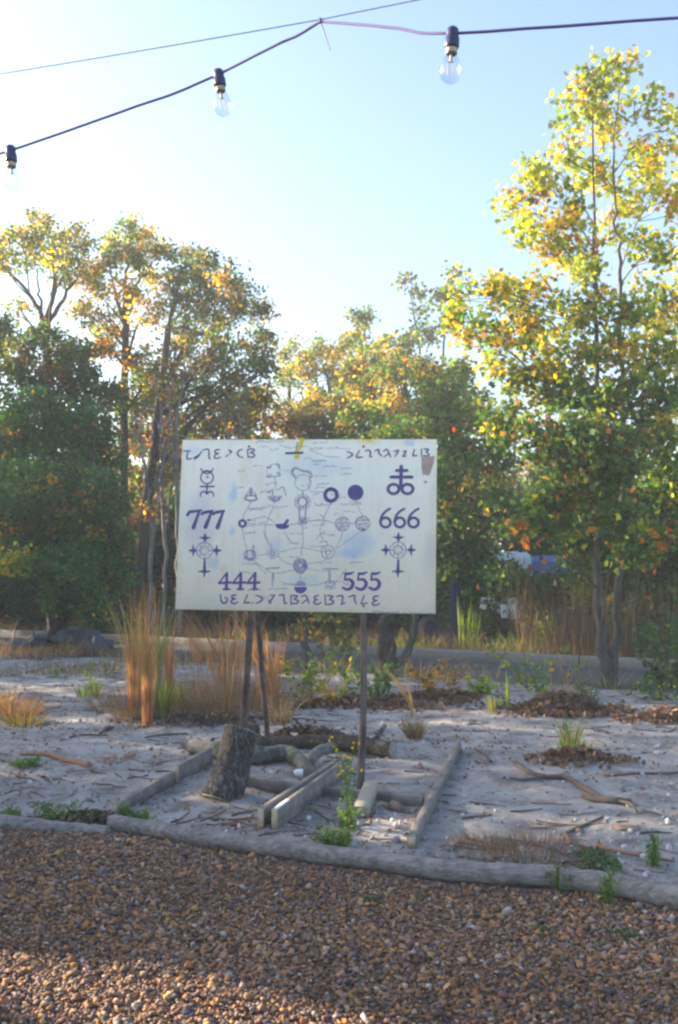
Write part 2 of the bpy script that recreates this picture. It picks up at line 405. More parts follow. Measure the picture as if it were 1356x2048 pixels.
def make_gravel_leaves():
    n = 150; y = rng.uniform(3.3, 6.2, n); x = rng.uniform(-1, 1, n) * y * .36; ok = y < yb(x) - .05; x, y = x[ok], y[ok]
    acc = Acc(); leaves(acc, np.stack([x, y, hgt(x, y) + .016], -1), .038, pick([((.24, .13, .07), 3), ((.15, .09, .06), 2), ((.38, .22, .10), 1)], len(x)), OVAL, flat=.4)
    o = obj('gravel_leaves', acc, M['litter'], kind='stuff'); o['label'] = 'few dry leaves lying on the gravel'
make_gravel_leaves()

def sand_points(n, y0=4.8, y1=15.5, spread=.37):
    y = y0 + (y1 - y0) * rng.uniform(0, 1, n) ** 1.5; x = rng.uniform(-1, 1, n) * (y * spread + .3)
    ok = (y > yb(x) + .08) & (kerb_d(x, y) < -ROAD_W - .2)
    return x[ok], y[ok]
def make_litter():
    x, y = sand_points(11000); w = vn(x * .9, y * .9, 31) + .4 * vn(x * 4, y * 4, 32)
    k = rng.uniform(-.9, 1.2, len(x)) < w + .2; x, y = x[k], y[k]
    acc = Acc(); sz = np.clip(rng.lognormal(math.log(.0085), .5, len(x)), .003, .035)
    stones(acc, np.stack([x, y, hgt(x, y) + sz * .25], -1), sz, pick([((.52, .50, .48), 2.4), ((.36, .33, .31), 3), ((.22, .19, .175), 3), ((.70, .69, .67), .7), ((.28, .19, .15), 1.4)], len(x)))
    obj('sand_pebbles', acc, M['tint'], kind='stuff')['label'] = 'pale pebbles and shell bits scattered over the sand'
    x, y = sand_points(13000); w = vn(x * .8 + 9, y * .8, 41) + .5 * vn(x * 3, y * 3, 42)
    k = rng.uniform(-.5, 1.5, len(x)) < w; x, y = x[k], y[k]
    acc = Acc(); leaves(acc, np.stack([x, y, hgt(x, y) + .010], -1), .034, pick([((.26, .13, .07), 3), ((.17, .09, .06), 2), ((.36, .22, .12), 2), ((.30, .12, .09), 1)], len(x)), OVAL, flat=.45)
    obj('fallen_leaves', acc, M['litter'], kind='stuff')['label'] = 'dry brown leaves strewn over the sand'
    x, y = sand_points(1700); k = rng.uniform(-.6, 1, len(x)) < vn(x * .7, y * .7, 51); x, y = x[k], y[k]
    acc = Acc()
    for a, b_ in zip(x, y):
        l = rng.uniform(.05, .28); an = rng.normal(0.1, .7); P = []
        for t in np.linspace(-1, 1, 5):
            xx, yy = a + math.cos(an) * l * t / 2 + rng.normal(0, .008), b_ + math.sin(an) * l * t / 2 + rng.normal(0, .008)
            P.append((xx, yy, float(hgt(xx, yy)) + .006))
        tube(acc, P, [.006, .003], 4, pick([((.10, .08, .07), 2), ((.20, .15, .12), 2), ((.28, .23, .19), 1)], 1)[0], cap=False)
    obj('twig_litter', acc, M['twig'], kind='stuff')['label'] = 'small dead twigs littering the sand'
make_litter()

# ------------------------------------------------------------------ hazy air
def make_haze():
    m = bpy.data.materials.new('haze_air'); m.use_nodes = True; N, L = m.node_tree.nodes, m.node_tree.links
    N.remove(N['Principled BSDF']); v = N.new('ShaderNodeVolumePrincipled'); v.inputs['Color'].default_value = (.86, .93, 1, 1); v.inputs['Density'].default_value = .0028; v.inputs['Anisotropy'].default_value = .1
    L.new(v.outputs[0], N['Material Output'].inputs['Volume'])
    a = Acc(); box(a, (0, 420, 6), (640, 0, 0), (0, 520, 0), (0, 0, 8.5)); o = obj('haze', a, m, kind='stuff'); o['label'] = 'thin evening haze in the air'
make_haze()

# ------------------------------------------------------------------ the sign
BC = np.array([-0.23519, 6.94879, 1.88480])
def board_axes():
    yaw, lean, roll = -0.11468, 0.08522, -0.01224
    u = np.array([math.cos(yaw), math.sin(yaw), 0]); n0 = np.array([math.sin(yaw), -math.cos(yaw), 0])
    v = np.array([0, 0, 1]) * math.cos(lean) - n0 * math.sin(lean)
    U = u * math.cos(roll) + v * math.sin(roll); V = -u * math.sin(roll) + v * math.cos(roll)
    return U, V, np.cross(U, V)
BU, BV, BN = board_axes()
def bl(px, py):                                            # photo pixel -> point on the board face, metres
    d = ray(px, py); o = np.array([0, 0, EYE]); t = (BC - o).dot(BN) / d.dot(BN)
    q = o + d * t - BC
    return np.array([q.dot(BU), q.dot(BV)])
BM = Matrix(((BU[0], BV[0], BN[0], BC[0]), (BU[1], BV[1], BN[1], BC[1]), (BU[2], BV[2], BN[2], BC[2]), (0, 0, 0, 1)))
PXM = 1.83 / 515.0                                          # metres per photo pixel on the board

def m_board():
    m, N, L, b = mat('painted_board'); co = objco(N)
    sep = N.new('ShaderNodeSeparateXYZ'); 
    nz = noise(N, L, 9, 5, .65, vec=co); nf = noise(N, L, 60, 5, .7, vec=co)
    off = N.new('ShaderNodeVectorMath'); off.operation = 'MULTIPLY_ADD'; off.inputs[1].default_value = (.11, .11, 0)
    L.new(nz.outputs['Color'], off.inputs[0]); L.new(co, off.inputs[2]); 
    sh = N.new('ShaderNodeVectorMath'); sh.operation = 'SUBTRACT'; sh.inputs[1].default_value = (.055, .055, 0); L.new(off.outputs[0], sh.inputs[0])
    c = ramp(N, L, nz.outputs[0], [(.3, (.88, .86, .72)), (.6, (.94, .91, .76))]).outputs[0]
    patches = [((640, 1000), (260, 190), (.74, .79, .74), .5), ((400, 1040), (45, 75), (.50, .56, .66), .85), ((467, 985), (10, 26), (.25, .52, .80), .9), ((464, 1060), (8, 14), (.28, .56, .85), .9), ((718, 1085), (40, 32), (.28, .54, .80), .8),
               ((700, 1105), (38, 14), (.25, .46, .78), .8), ((428, 1125), (16, 20), (.34, .55, .70), .8), ((548, 1095), (24, 26), (.42, .60, .76), .6), ((605, 930), (55, 40), (.48, .64, .76), .6), ((660, 935), (50, 26), (.50, .64, .74), .6),
               ((490, 940), (14, 40), (.70, .70, .48), .7), ((520, 960), (16, 34), (.68, .70, .50), .6), ((557, 1030), (6, 16), (.78, .62, .30), .8), ((735, 882), (30, 10), (.85, .66, .12), .95), ((741, 880), (12, 7), (.90, .62, .03), 1), ((820, 885), (16, 7), (.32, .56, .85), .9),
               ((595, 912), (9, 8), (.85, .60, .10), .9), ((447, 1140), (8, 18), (.70, .64, .42), .7), ((610, 1160), (40, 14), (.48, .66, .78), .6), ((530, 1195), (12, 7), (.40, .60, .78), .8), ((860, 1110), (20, 60), (.55, .58, .60), .7), ((863, 1000), (10, 60), (.74, .68, .58), .7), ((385, 900), (22, 14), (.52, .66, .82), .6), ((500, 1110), (26, 24), (.50, .66, .78), .5), ((420, 1205), (70, 24), (.70, .74, .72), .6), ((860, 1215), (18, 20), (.78, .78, .72), .7), ((680, 1130), (60, 20), (.70, .70, .58), .5)]
    for (px, py), (rx, ry), col, op in patches:
        a = bl(px, py)
        mp = N.new('ShaderNodeVectorMath'); mp.operation = 'SUBTRACT'; mp.inputs[1].default_value = (a[0], a[1], 0); L.new(sh.outputs[0], mp.inputs[0])
        sc = N.new('ShaderNodeVectorMath'); sc.operation = 'MULTIPLY'; sc.inputs[1].default_value = (1 / (rx * PXM), 1 / (ry * PXM), 0); L.new(mp.outputs[0], sc.inputs[0])
        ln = N.new('ShaderNodeVectorMath'); ln.operation = 'LENGTH'; L.new(sc.outputs[0], ln.inputs[0])
        r_ = ramp(N, L, ln.outputs['Value'], [(.35, (op * .58,) * 3), (1.0, (0, 0, 0))])
        c = mix(N, L, c, col, r_.outputs[0]) if op < 2 else c
    c = mix(N, L, c, ramp(N, L, nf.outputs[0], [(.3, (.86, .86, .85)), (.55, (1, 1, 1))]).outputs[0], .5, 'MULTIPLY')
    ab = N.new('ShaderNodeVectorMath'); ab.operation = 'ABSOLUTE'; L.new(sh.outputs[0], ab.inputs[0]); sb_ = N.new('ShaderNodeVectorMath'); sb_.operation = 'SUBTRACT'; sb_.inputs[1].default_value = (.835, .53, 0); L.new(ab.outputs[0], sb_.inputs[0])
    sx = N.new('ShaderNodeSeparateXYZ'); L.new(sb_.outputs[0], sx.inputs[0]); mx = N.new('ShaderNodeMath'); mx.operation = 'MAXIMUM'; L.new(sx.outputs[0], mx.inputs[0]); L.new(sx.outputs[1], mx.inputs[1])
    c = mix(N, L, c, (.86, .80, .72), ramp(N, L, mx.outputs[0], [(0.03, (0, 0, 0)), (.10, (.7, .7, .7))]).outputs[0], 'MULTIPLY')
    st_ = N.new('ShaderNodeMapping'); st_.inputs['Scale'].default_value = (14, 1.1, 1); L.new(co, st_.inputs[0]); ns = noise(N, L, 3.0, 4, .6, vec=st_.outputs[0])
    c = mix(N, L, c, ramp(N, L, ns.outputs[0], [(.30, (.82, .80, .76)), (.48, (1, 1, 1))]).outputs[0], .4, 'MULTIPLY')
    L.new(c, b.inputs['Base Color']); b.inputs['Roughness'].default_value = .6; b.inputs['Specular IOR Level'].default_value = .25
    bump(N, L, b, nf.outputs[0], .25, .002)
    return m
def m_ink(name, col, fade):                                # brushed paint: fade is how much of it is worn through
    m, N, L, b = mat(name); co = objco(N)
    n = noise(N, L, 70, 6, .75, vec=co); n2 = noise(N, L, 14, 3, .5, vec=co)
    L.new(mix(N, L, tuple(q * .7 for q in col), tuple(min(1, q * 1.5) for q in col), n2.outputs[0]), b.inputs['Base Color'])
    b.inputs['Roughness'].default_value = .6
    f = ramp(N, L, n.outputs[0], [(max(0, fade - .16), (0, 0, 0)), (min(1, fade + .16), (1, 1, 1))])
    tr = N.new('ShaderNodeBsdfTransparent'); x = N.new('ShaderNodeMixShader')
    L.new(f.outputs[0], x.inputs[0]); L.new(tr.outputs[0], x.inputs[1]); L.new(b.outputs[0], x.inputs[2]); L.new(x.outputs[0], N['Material Output'].inputs[0])
    return m
INK = m_ink('purple_ink', (.075, .055, .235), .34); INK2 = m_ink('worn_purple_ink', (.25, .21, .43), .50); INK3 = m_ink('faint_purple_ink', (.40, .36, .52), .50)  # violet veil over dark tones put into these ink colours
YEL = m_ink('yellow_paint', (.88, .60, .03), .25); DBL = m_ink('blue_black_paint', (.05, .075, .20), .25)
BARE = m_ink('bare_plywood', (.40, .30, .25), .25)

_lay = [0]
def zlay():
    _lay[0] += 1; return 0.0008 + 0.00003 * (_lay[0] % 60)
def stroke(acc, pts, w, smooth=True):
    P = np.array([bl(*p) for p in pts])
    n0 = len(P)
    ws = np.broadcast_to(np.asarray(w, float), (n0,)) if np.ndim(w) == 0 else np.interp(np.linspace(0, 1, n0), np.linspace(0, 1, len(w)), w)
    if smooth and n0 > 2: Q = catmull(P, 5); ws = np.interp(np.linspace(0, 1, len(Q)), np.linspace(0, 1, n0), ws)
    else: Q = P
    T = np.gradient(Q, axis=0); T /= np.linalg.norm(T, axis=1)[:, None] + 1e-9
    Nn = np.stack([-T[:, 1], T[:, 0]], -1); h = (ws * PXM / 2)[:, None]
    k = len(Q); z = zlay()
    V = np.concatenate([np.c_[Q + Nn * h, np.full(k, z)], np.c_[Q - Nn * h, np.full(k, z)]])
    i = np.arange(k - 1)
    acc.add(V, np.stack([k + i, k + i + 1, i + 1, i], -1))
    for e, s in ((0, -1), (k - 1, 1)):                     # round brush ends
        a0 = math.atan2(Nn[e][1], Nn[e][0]); an = a0 - s * np.linspace(0, math.pi, 7)
        pts_ = Q[e] + np.stack([np.cos(an), np.sin(an)], -1) * h[e]
        vv = np.c_[pts_, np.full(7, z + .00001)]
        acc.add(vv if s < 0 else vv[::-1], [list(range(7))])
def ring(acc, c, r, w, ry=None, a0=0, a1=360, n=28):
    t = np.radians(np.linspace(a0, a1, n)); ry = ry or r
    stroke(acc, [(c[0] + r * math.cos(q), c[1] - ry * math.sin(q)) for q in t], w, smooth=False)
def disc(acc, c, r, ry=None, a0=0, a1=360, n=26):
    ry = ry or r; t = np.radians(np.linspace(a0, a1, n, endpoint=(a1 - a0) < 359)); z = zlay()
    P = [bl(c[0] + r * math.cos(q), c[1] - ry * math.sin(q)) for q in t]
    acc.add([(p[0], p[1], z) for p in P], [list(range(len(P)))])
def poly(acc, pts):
    z = zlay(); acc.add([(*bl(*p), z) for p in pts][::-1], [list(range(len(pts)))])
def scribble(acc, x0, y0, x1, y1, amp, w, seed):           # a line of handwriting too faded to read
    r = np.random.default_rng(seed); n = max(6, int((x1 - x0) / 2.3)); t = np.linspace(0, 1, n)
    cur = []
    for q in t:
        cur.append((x0 + (x1 - x0) * q, y0 + (y1 - y0) * q + r.uniform(-amp, amp)))
        if r.uniform() < .16 and len(cur) > 2: stroke(acc, cur, w); cur = []
    if len(cur) > 2: stroke(acc, cur, w)

def make_sign():
    root = empty('painted_sign', (float(BC[0]), float(BC[1]), 0), 'large white painted plywood sign with purple numbers and symbols standing on poles', 'sign')
    pa = Acc(); box(pa, (0, 0, -.009), (.915, 0, 0), (0, .61, 0), (0, 0, .0085), bev=.002)
    panel = obj('panel', pa, m_board()); panel.matrix_world = BM
    panel.parent = root; panel.matrix_parent_inverse = Matrix.Translation(root.location).inverted()
    def paint(name, acc, mt):
        o = bpy.data.objects.new(name, acc.mesh(name)); o.data.materials.append(mt); C.objects.link(o); o.parent = panel
        return o
    # numbers
    a = Acc()
    for tip, bar, st in (((375, 1030), (402, 1021), ((399, 1022), (387, 1055))), ((404, 1028), (425, 1022), ((423, 1024), (411, 1054))), ((427, 1028), (448, 1022), ((446, 1024), (435, 1055)))):
        stroke(a, [tip, (tip[0] + 4, bar[1] + 3), (tip[0] + 10, bar[1] + 2), bar], [6, 6, 6.5, 5]); stroke(a, st, [5, 8.5])
    paint('painted_number', a, INK)['label'] = 'purple painted number 777'
    a = Acc()
    for x in (453, 481, 509.5):
        stroke(a, [(x + 1, 1145), (x - 15, 1166)], 3.5); stroke(a, [(x - 15, 1166), (x + 9, 1165)], 5); stroke(a, [(x + 1, 1146), (x - .5, 1178)], [5, 6.5]); stroke(a, [(x - 6, 1178.5), (x + 6, 1178.5)], 4)
    paint('painted_number', a, INK)['label'] = 'purple painted number 444'
    a = Acc()
    for x, tx in ((771, 780), (799.5, 808.5), (827, 837)):
        ring(a, (x, 1045), 10, 5.2, 9.5); stroke(a, [(tx, 1017.5), (tx - 9, 1023), (x - 7, 1032), (x - 10, 1043)], [4.5, 4.5, 5, 6])
    paint('painted_number', a, INK)['label'] = 'purple painted number 666'
    a = Acc()
    for x in (691, 717.5, 744):
        stroke(a, [(x, 1147), (x + 8, 1147.5), (x + 16, 1144.5)], [5, 5.5, 3]); stroke(a, [(x, 1147), (x - 1.5, 1160)], 4)
        stroke(a, [(x - 1, 1160), (x + 9, 1159), (x + 15, 1167), (x + 11, 1176), (x + 3, 1179), (x - 5, 1175.5)], [4, 5.5, 7, 6.5, 5.5, 5])
    paint('painted_number', a, INK)['label'] = 'purple painted number 555'
    # rows of glyphs
    rows = [([[(367, 902), (381, 902)], [(376, 902), (374, 917), (384, 917)], [(407, 900), (417, 899), (418, 916), (421, 917)], [(439, 899), (432, 900), (430, 905), (437, 907)], [(437, 907), (430, 910), (429, 915), (434, 917), (441, 914)],
              [(457, 900), (463, 903), (459, 907)], [(456, 910), (452, 913.5)], [(484, 899), (478, 901), (475, 907), (479, 913), (486, 915)], [(495, 899), (496, 914)], [(495, 899), (507, 898), (508, 902), (501, 905)], [(501, 905), (509, 909), (507, 914), (496, 914)]], 2.8),
            ([[(694, 903), (702, 906), (705, 909), (699, 914), (694, 916)], [(719, 901), (713, 914), (725, 914)], [(731, 902), (737, 900), (741, 904), (740, 913), (744, 913)], [(750, 902), (757, 899), (758, 906), (763, 912)], [(767, 902), (774, 899), (778, 906), (781, 914)],
              [(776, 908), (768, 914)], [(788, 903), (797, 901), (790, 913)], [(806, 903), (812, 902), (809, 908), (806, 913), (812, 912)], [(829, 899), (826, 911), (834, 911)], [(843, 898), (843, 912)], [(848, 898), (857, 899), (852, 904)], [(852, 904), (858, 909), (855, 912), (847, 911)]], 2.8),
            ([[(441, 1189), (442, 1200), (446, 1206), (452, 1205), (455, 1198), (450, 1195)], [(472, 1190), (465, 1191), (464, 1196), (471, 1197)], [(471, 1197), (463, 1201), (464, 1206), (470, 1207), (476, 1204)], [(495, 1190), (488, 1206)], [(488, 1206), (499, 1205)], [(504, 1206), (506, 1206)],
              [(512, 1191), (520, 1193), (525, 1198), (518, 1205), (512, 1206)], [(541, 1191), (549, 1190)], [(549, 1190), (544, 1198), (538, 1206)], [(537, 1201), (542, 1207)], [(558, 1191), (567, 1190), (569, 1206), (574, 1206)], [(582, 1191), (582, 1209)], [(584, 1191), (595, 1192), (588, 1198)], [(588, 1198), (597, 1202), (593, 1207), (584, 1207)],
              [(603, 1193), (611, 1191), (616, 1200), (618, 1207)], [(613, 1200), (604, 1207)], [(637, 1191), (630, 1193), (629, 1197), (635, 1199)], [(635, 1199), (628, 1203), (630, 1208), (637, 1208), (642, 1205)], [(650, 1190), (651, 1210)], [(655, 1191), (666, 1193), (659, 1198)], [(659, 1198), (667, 1203), (663, 1208), (654, 1209)],
              [(673, 1193), (685, 1192), (684, 1207)], [(682, 1209), (690, 1206)], [(697, 1194), (709, 1191), (709, 1200), (713, 1208)], [(728, 1191), (722, 1208)], [(722, 1208), (735, 1206)], [(757, 1192), (749, 1193), (747, 1199), (754, 1201)], [(754, 1201), (745, 1205), (747, 1210), (753, 1210), (759, 1207)]], 3.0)]
    for (sts, w), lab in zip(rows, ('purple glyphs along the upper left edge', 'purple glyphs along the upper right edge', 'purple glyphs along the bottom')):
        gl_ = []                                           # strokes that touch or stand over each other make one glyph
        for s in sts:
            x0, x1 = min(p[0] for p in s), max(p[0] for p in s)
            if gl_ and x0 < gl_[-1][1] + 1.5: gl_[-1][0].append(s); gl_[-1][1] = max(gl_[-1][1], x1)
            else: gl_.append([[s], x1])
        for ss, _ in gl_:
            a = Acc()
            for s in ss: stroke(a, s, [w * .85, w * 1.15, w * .8])
            paint('painted_glyph', a, INK)
        if lab.endswith('left edge'): a = Acc(); stroke(a, [(390, 916), (396, 912), (405, 901)], [6, 4.5, 1.5]); paint('painted_glyph', a, INK)
    a = Acc(); scribble(a, 746, 1223.5, 800, 1225, 2.2, 1.5, 5); scribble(a, 806, 1225.5, 866, 1227, 1.2, 1.3, 6)
    paint('painted_writing', a, INK2)['label'] = 'small purple signature at the lower right corner'
    # cross over two loops, and the winged circle sign
    a = Acc(); stroke(a, [(802.5, 933), (801.5, 972)], 7); stroke(a, [(793, 941), (814, 941)], 6); stroke(a, [(782, 954), (824, 954)], 6.3); ring(a, (787, 978), 11, 6, 9.5); ring(a, (815, 978), 11, 6, 9.5)
    paint('painted_symbol', a, INK)['label'] = 'purple double barred cross over two loops'
    a = Acc(); ring(a, (414, 955), 12.5, 2.6); stroke(a, [(402, 937), (405, 943), (414, 947.5), (423, 943), (426, 937)], 2.6); stroke(a, [(406, 944), (414, 942), (422, 944)], 4); disc(a, (415, 954), 2.2)
    stroke(a, [(414, 968), (414, 987)], 3.2); stroke(a, [(401, 973), (428, 973)], 3.2); stroke(a, [(401, 994), (402, 986), (408, 983), (414, 988)], [1.5, 3, 3, 3]); stroke(a, [(414, 988), (420, 983), (426, 986), (427, 994)], [3, 3, 3, 1.5])
    paint('painted_symbol', a, INK)['label'] = 'purple horned circle over a small cross'
    for (cx, cy, sx, sy, y0, yb_), lab in (((410, 1101, 23, 25, 1119, 1143), 'purple fleur cross at the left with a faded middle'), ((797, 1100, 25, 25, 1120, 1143), 'purple fleur cross at the right with a faded middle')):
        for dx, dy in ((0, -1), (-1, 0), (1, 0)):
            a = Acc(); q = (cx + dx * sx, cy + dy * sy); px_, py_ = -dy, dx
            stroke(a, [(q[0] - dx * 5, q[1] - dy * 5), (q[0] + dx * 1, q[1] + dy * 1), (q[0] + dx * 10, q[1] + dy * 10)], [5, 8, 1.2], False)
            stroke(a, [(q[0] + px_ * 11 + dx, q[1] + py_ * 11 + dy), (q[0] + px_ * 5, q[1] + py_ * 5), q], [1.5, 4, 6], False); stroke(a, [(q[0] - px_ * 11 + dx, q[1] - py_ * 11 + dy), (q[0] - px_ * 5, q[1] - py_ * 5), q], [1.5, 4, 6], False)
            paint('painted_fleur', a, INK)
        b0 = cx - 1; a = Acc()
        stroke(a, [(b0 + .5, y0), (b0, yb_)], [4, 6.5], False); stroke(a, [(b0, yb_), (b0 - .5, yb_ + 11)], [6, 1.5], False); stroke(a, [(b0 - 12, yb_), (b0, yb_), (b0 + 12, yb_)], [1.5, 6, 1.5], False)
        paint('painted_fleur', a, INK)['label'] = lab.replace('purple fleur cross', 'long lower arm of the purple fleur cross')
        a = Acc(); ring(a, (cx - 1, cy), 16, 3); ring(a, (cx - 1, cy), 9, 3)
        for t in range(8): stroke(a, [(cx - 1 + 4 * math.cos(t * .785), cy + 4 * math.sin(t * .785)), (cx - 1 + 15 * math.cos(t * .785), cy + 15 * math.sin(t * .785))], 1.6)
        paint('painted_medallion', a, INK3)
    # discs and rings
    a = Acc(); ring(a, (662, 990), 12, 7.5); paint('painted_ring', a, INK)
    a = Acc(); disc(a, (711, 985), 15.8); paint('painted_disc', a, INK)
    a = Acc(); ring(a, (485, 1047), 6.3, 5); paint('painted_ring', a, INK)
    a = Acc(); disc(a, (565, 1050), 14, 8.5, 180, 360); stroke(a, [(571, 1047), (575, 1041)], 6); stroke(a, [(553, 1050), (570, 1049)], 4); paint('painted_bowl', a, INK)
    a = Acc(); ring(a, (601, 1131), 9, 12, 9); paint('painted_disc', a, INK2); a = Acc(); disc(a, (601, 1144), 9, 4); paint('painted_disc', a, INK3)
    a = Acc(); disc(a, (601, 1175), 12.5, 12, 175, 365); paint('painted_disc', a, INK); a = Acc(); disc(a, (601, 1173), 12, 11, 5, 175); stroke(a, [(592, 1170), (610, 1168)], 3); paint('painted_disc', a, INK2)
    # faded drawings
    a = Acc(); stroke(a, [(487, 1116), (500, 1119.5), (512, 1116)], [3, 6, 3]); ring(a, (500, 1109), 11, 3, 8); stroke(a, [(494, 1113), (494, 1100)], 3); stroke(a, [(506, 1112), (507, 1092)], 4); paint('painted_ship', a, INK2)
    a = Acc(); stroke(a, [(592, 956), (584, 946), (590, 936), (597, 938), (606, 942), (618, 944), (623, 952), (620, 956)], [4, 6, 5, 4, 4, 6, 6, 3]); ring(a, (606, 965), 16, 1.6); stroke(a, [(620, 958), (618, 980), (640, 984), (652, 983)], 1.6); paint('painted_serpent', a, INK2)
    a = Acc(); ring(a, (605, 1004), 9.5, 5); stroke(a, [(598, 1014), (600, 1040)], 3); stroke(a, [(612, 1014), (610, 1040)], 3); disc(a, (605, 1043), 5.5); ring(a, (605, 1043), 8, 2); ring(a, (605, 1004), 15, 2); stroke(a, [(605, 984), (605, 992)], 2); paint('painted_sun', a, INK2)
    a = Acc(); disc(a, (550, 992), 14, 12, 180, 360); stroke(a, [(538, 985), (545, 978), (545, 990)], 3); stroke(a, [(556, 980), (566, 974), (572, 990)], 2.5); scribble(a, 522, 983, 540, 982, 2.5, 2, 31); paint('painted_bowl', a, INK2)
    a = Acc(); stroke(a, [(502, 978), (502, 988)], 7); ring(a, (502, 996), 11, 3, 5); stroke(a, [(496, 984), (490, 998), (502, 1002), (514, 998), (508, 984)], 3); paint('painted_figure', a, INK2)
    a = Acc()
    for q in ((538, 932), (555, 932), (538, 950), (556, 949)): ring(a, q, 4, 3, 4, 200 if q[0] < 546 else -60, 380 if q[0] < 546 else 120, 10)
    ring(a, (547, 941), 13, 1.5); scribble(a, 532, 968, 556, 966, 2, 1.6, 33); paint('painted_quatrefoil', a, INK2)
    for cx, cy, r_, sd in ((685, 1048, 14, 1), (725, 1047, 14, 2)):
        a = Acc(); ring(a, (cx, cy), r_, 2)
        for k in range(-3, 4): scribble(a, cx - math.sqrt(max(1, r_ * r_ - 16 * k * k)), cy + k * 4, cx + math.sqrt(max(1, r_ * r_ - 16 * k * k)), cy + k * 4 - 1, 1.8, 2.2, 40 + k + sd * 10)
        paint('painted_disc', a, INK2)
    a = Acc(); ring(a, (656, 1104), 13, 2.4); ring(a, (656, 1104), 6, 2); stroke(a, [(650, 1095), (655, 1118)], 2); stroke(a, [(643, 1104), (668, 1101)], 2); paint('painted_wheel', a, INK3)
    a = Acc()
    for k in range(10): t = k * .63; stroke(a, [(545 + 3 * math.cos(t), 1107 + 3 * math.sin(t)), (545 + 12 * math.cos(t), 1107 + 11 * math.sin(t))], 2.2)
    paint('painted_star', a, INK3)
    a = Acc(); stroke(a, [(546, 1149), (546, 1160)], 5); stroke(a, [(545, 1160), (545, 1172)], 2); stroke(a, [(534, 1138), (560, 1135)], 2); paint('painted_figure', a, INK2)
    a = Acc(); stroke(a, [(659, 1143), (660, 1166)], 5); stroke(a, [(650, 1138), (676, 1138)], 3); ring(a, (660, 1168), 9, 4, 5); scribble(a, 650, 1176, 672, 1177, 2, 2, 61); paint('painted_figure', a, INK3)
    a = Acc()                                              # connecting lines
    for l in ([(484, 1056), (488, 1076), (493, 1095)], [(487, 1030), (487, 1040)], [(527, 1062), (534, 1082), (544, 1100)], [(510, 1124), (522, 1138), (533, 1147)], [(556, 1110), (566, 1122), (586, 1130)], [(563, 1164), (578, 1169), (590, 1170)], [(616, 1171), (636, 1169), (650, 1164)], [(617, 1127), (640, 1124), (652, 1118)], [(672, 1164), (682, 1152), (692, 1138)],
              [(569, 1064), (580, 1082), (594, 1089)], [(632, 1080), (640, 1069), (650, 1062)], [(685, 1065), (680, 1082), (672, 1094)], [(640, 1028), (650, 1040), (644, 1052)], [(500, 1040), (530, 1034), (548, 1044)], [(605, 1052), (606, 1082), (602, 1112)], [(620, 900), (650, 912), (680, 914)], [(490, 1046), (520, 1050), (552, 1049)], [(575, 1050), (605, 1046), (640, 1040), (671, 1047)], [(699, 1047), (711, 1047)], [(545, 1095), (530, 1060), (550, 1005)], [(502, 1003), (488, 1030)], [(656, 1090), (640, 1060), (662, 1003)], [(516, 1112), (534, 1108)], [(560, 1104), (600, 1096), (642, 1103)], [(670, 1100), (690, 1085), (722, 1062)], [(601, 1147), (601, 1162)], [(505, 1120), (546, 1146), (590, 1140)], [(612, 1138), (655, 1142)], [(606, 981), (606, 990)], [(550, 955), (552, 980)], [(711, 1002), (725, 1032)], [(560, 890), (580, 896), (596, 892)]): stroke(a, l, 1.7)
    paint('painted_lines', a, INK3)['kind'] = 'stuff'
    a = Acc()                                              # handwriting
    for k, (x0, y0, x1, y1, am, w) in enumerate(((497, 1016, 545, 1013, 3.2, 1.6), (548, 1014, 575, 1012, 2.6, 1.6), (630, 1009, 664, 1008, 3, 1.7), (681, 1009, 724, 1008, 3.2, 1.7), (625, 922, 652, 921, 1, 2.2), (628, 929, 640, 928, 1.2, 1.6), (630, 952, 654, 951, 1.3, 1.8), (633, 969, 658, 968, 2, 1.8), (632, 976, 650, 975, 2, 1.6), (684, 948, 703, 947, 1.2, 1.5),
            (512, 884, 566, 882, 2.6, 1.6), (540, 900, 556, 898, 2, 1.5), (618, 898, 645, 896, 2.6, 1.5), (650, 898, 676, 895, 2.4, 1.5), (626, 886, 660, 884, 2, 1.4), (640, 1068, 670, 1070, 2.2, 1.9), (534, 1136, 562, 1136, 1.4, 1.7), (645, 1137, 676, 1138, 1.2, 1.6), (484, 1128, 516, 1127, 1.8, 1.4), (640, 1126, 664, 1125, 1.2, 1.4), (494, 1052, 510, 1050, 3, 1.4), (536, 1178, 566, 1176, 2.4, 1.2), (488, 1066, 512, 1064, 1.4, 1.3), (700, 1124, 726, 1124, 1.2, 1.4))):
        scribble(a, x0, y0, x1, y1, am, w, 100 + k)
    rs = np.random.default_rng(17)
    for k in range(46):
        x0, y0 = rs.uniform(475, 720), rs.uniform(890, 1180); scribble(a, x0, y0, x0 + rs.uniform(10, 30), y0 + rs.uniform(-1, 1), rs.uniform(.8, 2.2), rs.uniform(1, 1.6), 300 + k)
    paint('painted_writing', a, INK2)['kind'] = 'stuff'
    a = Acc(); stroke(a, [(604, 880), (600, 892), (594, 903)], [9, 9, 7]); disc(a, (594, 914), 5); paint('painted_dagger', a, YEL)
    a = Acc(); stroke(a, [(572, 906.5), (605, 905.5)], 4.5); stroke(a, [(595, 884), (592, 902)], 1.6); paint('painted_dagger', a, DBL)
    a = Acc(); poly(a, [(843, 912), (852, 914), (869, 912), (868, 921), (865, 932), (860, 947), (856, 952), (852, 949), (846, 951), (843, 935)]); disc(a, (851, 964), 3.5, 2.5); paint('bare_patch', a, BARE)
    scr = m_plain('rusty_screw', (.16, .11, .09), .5, .6)
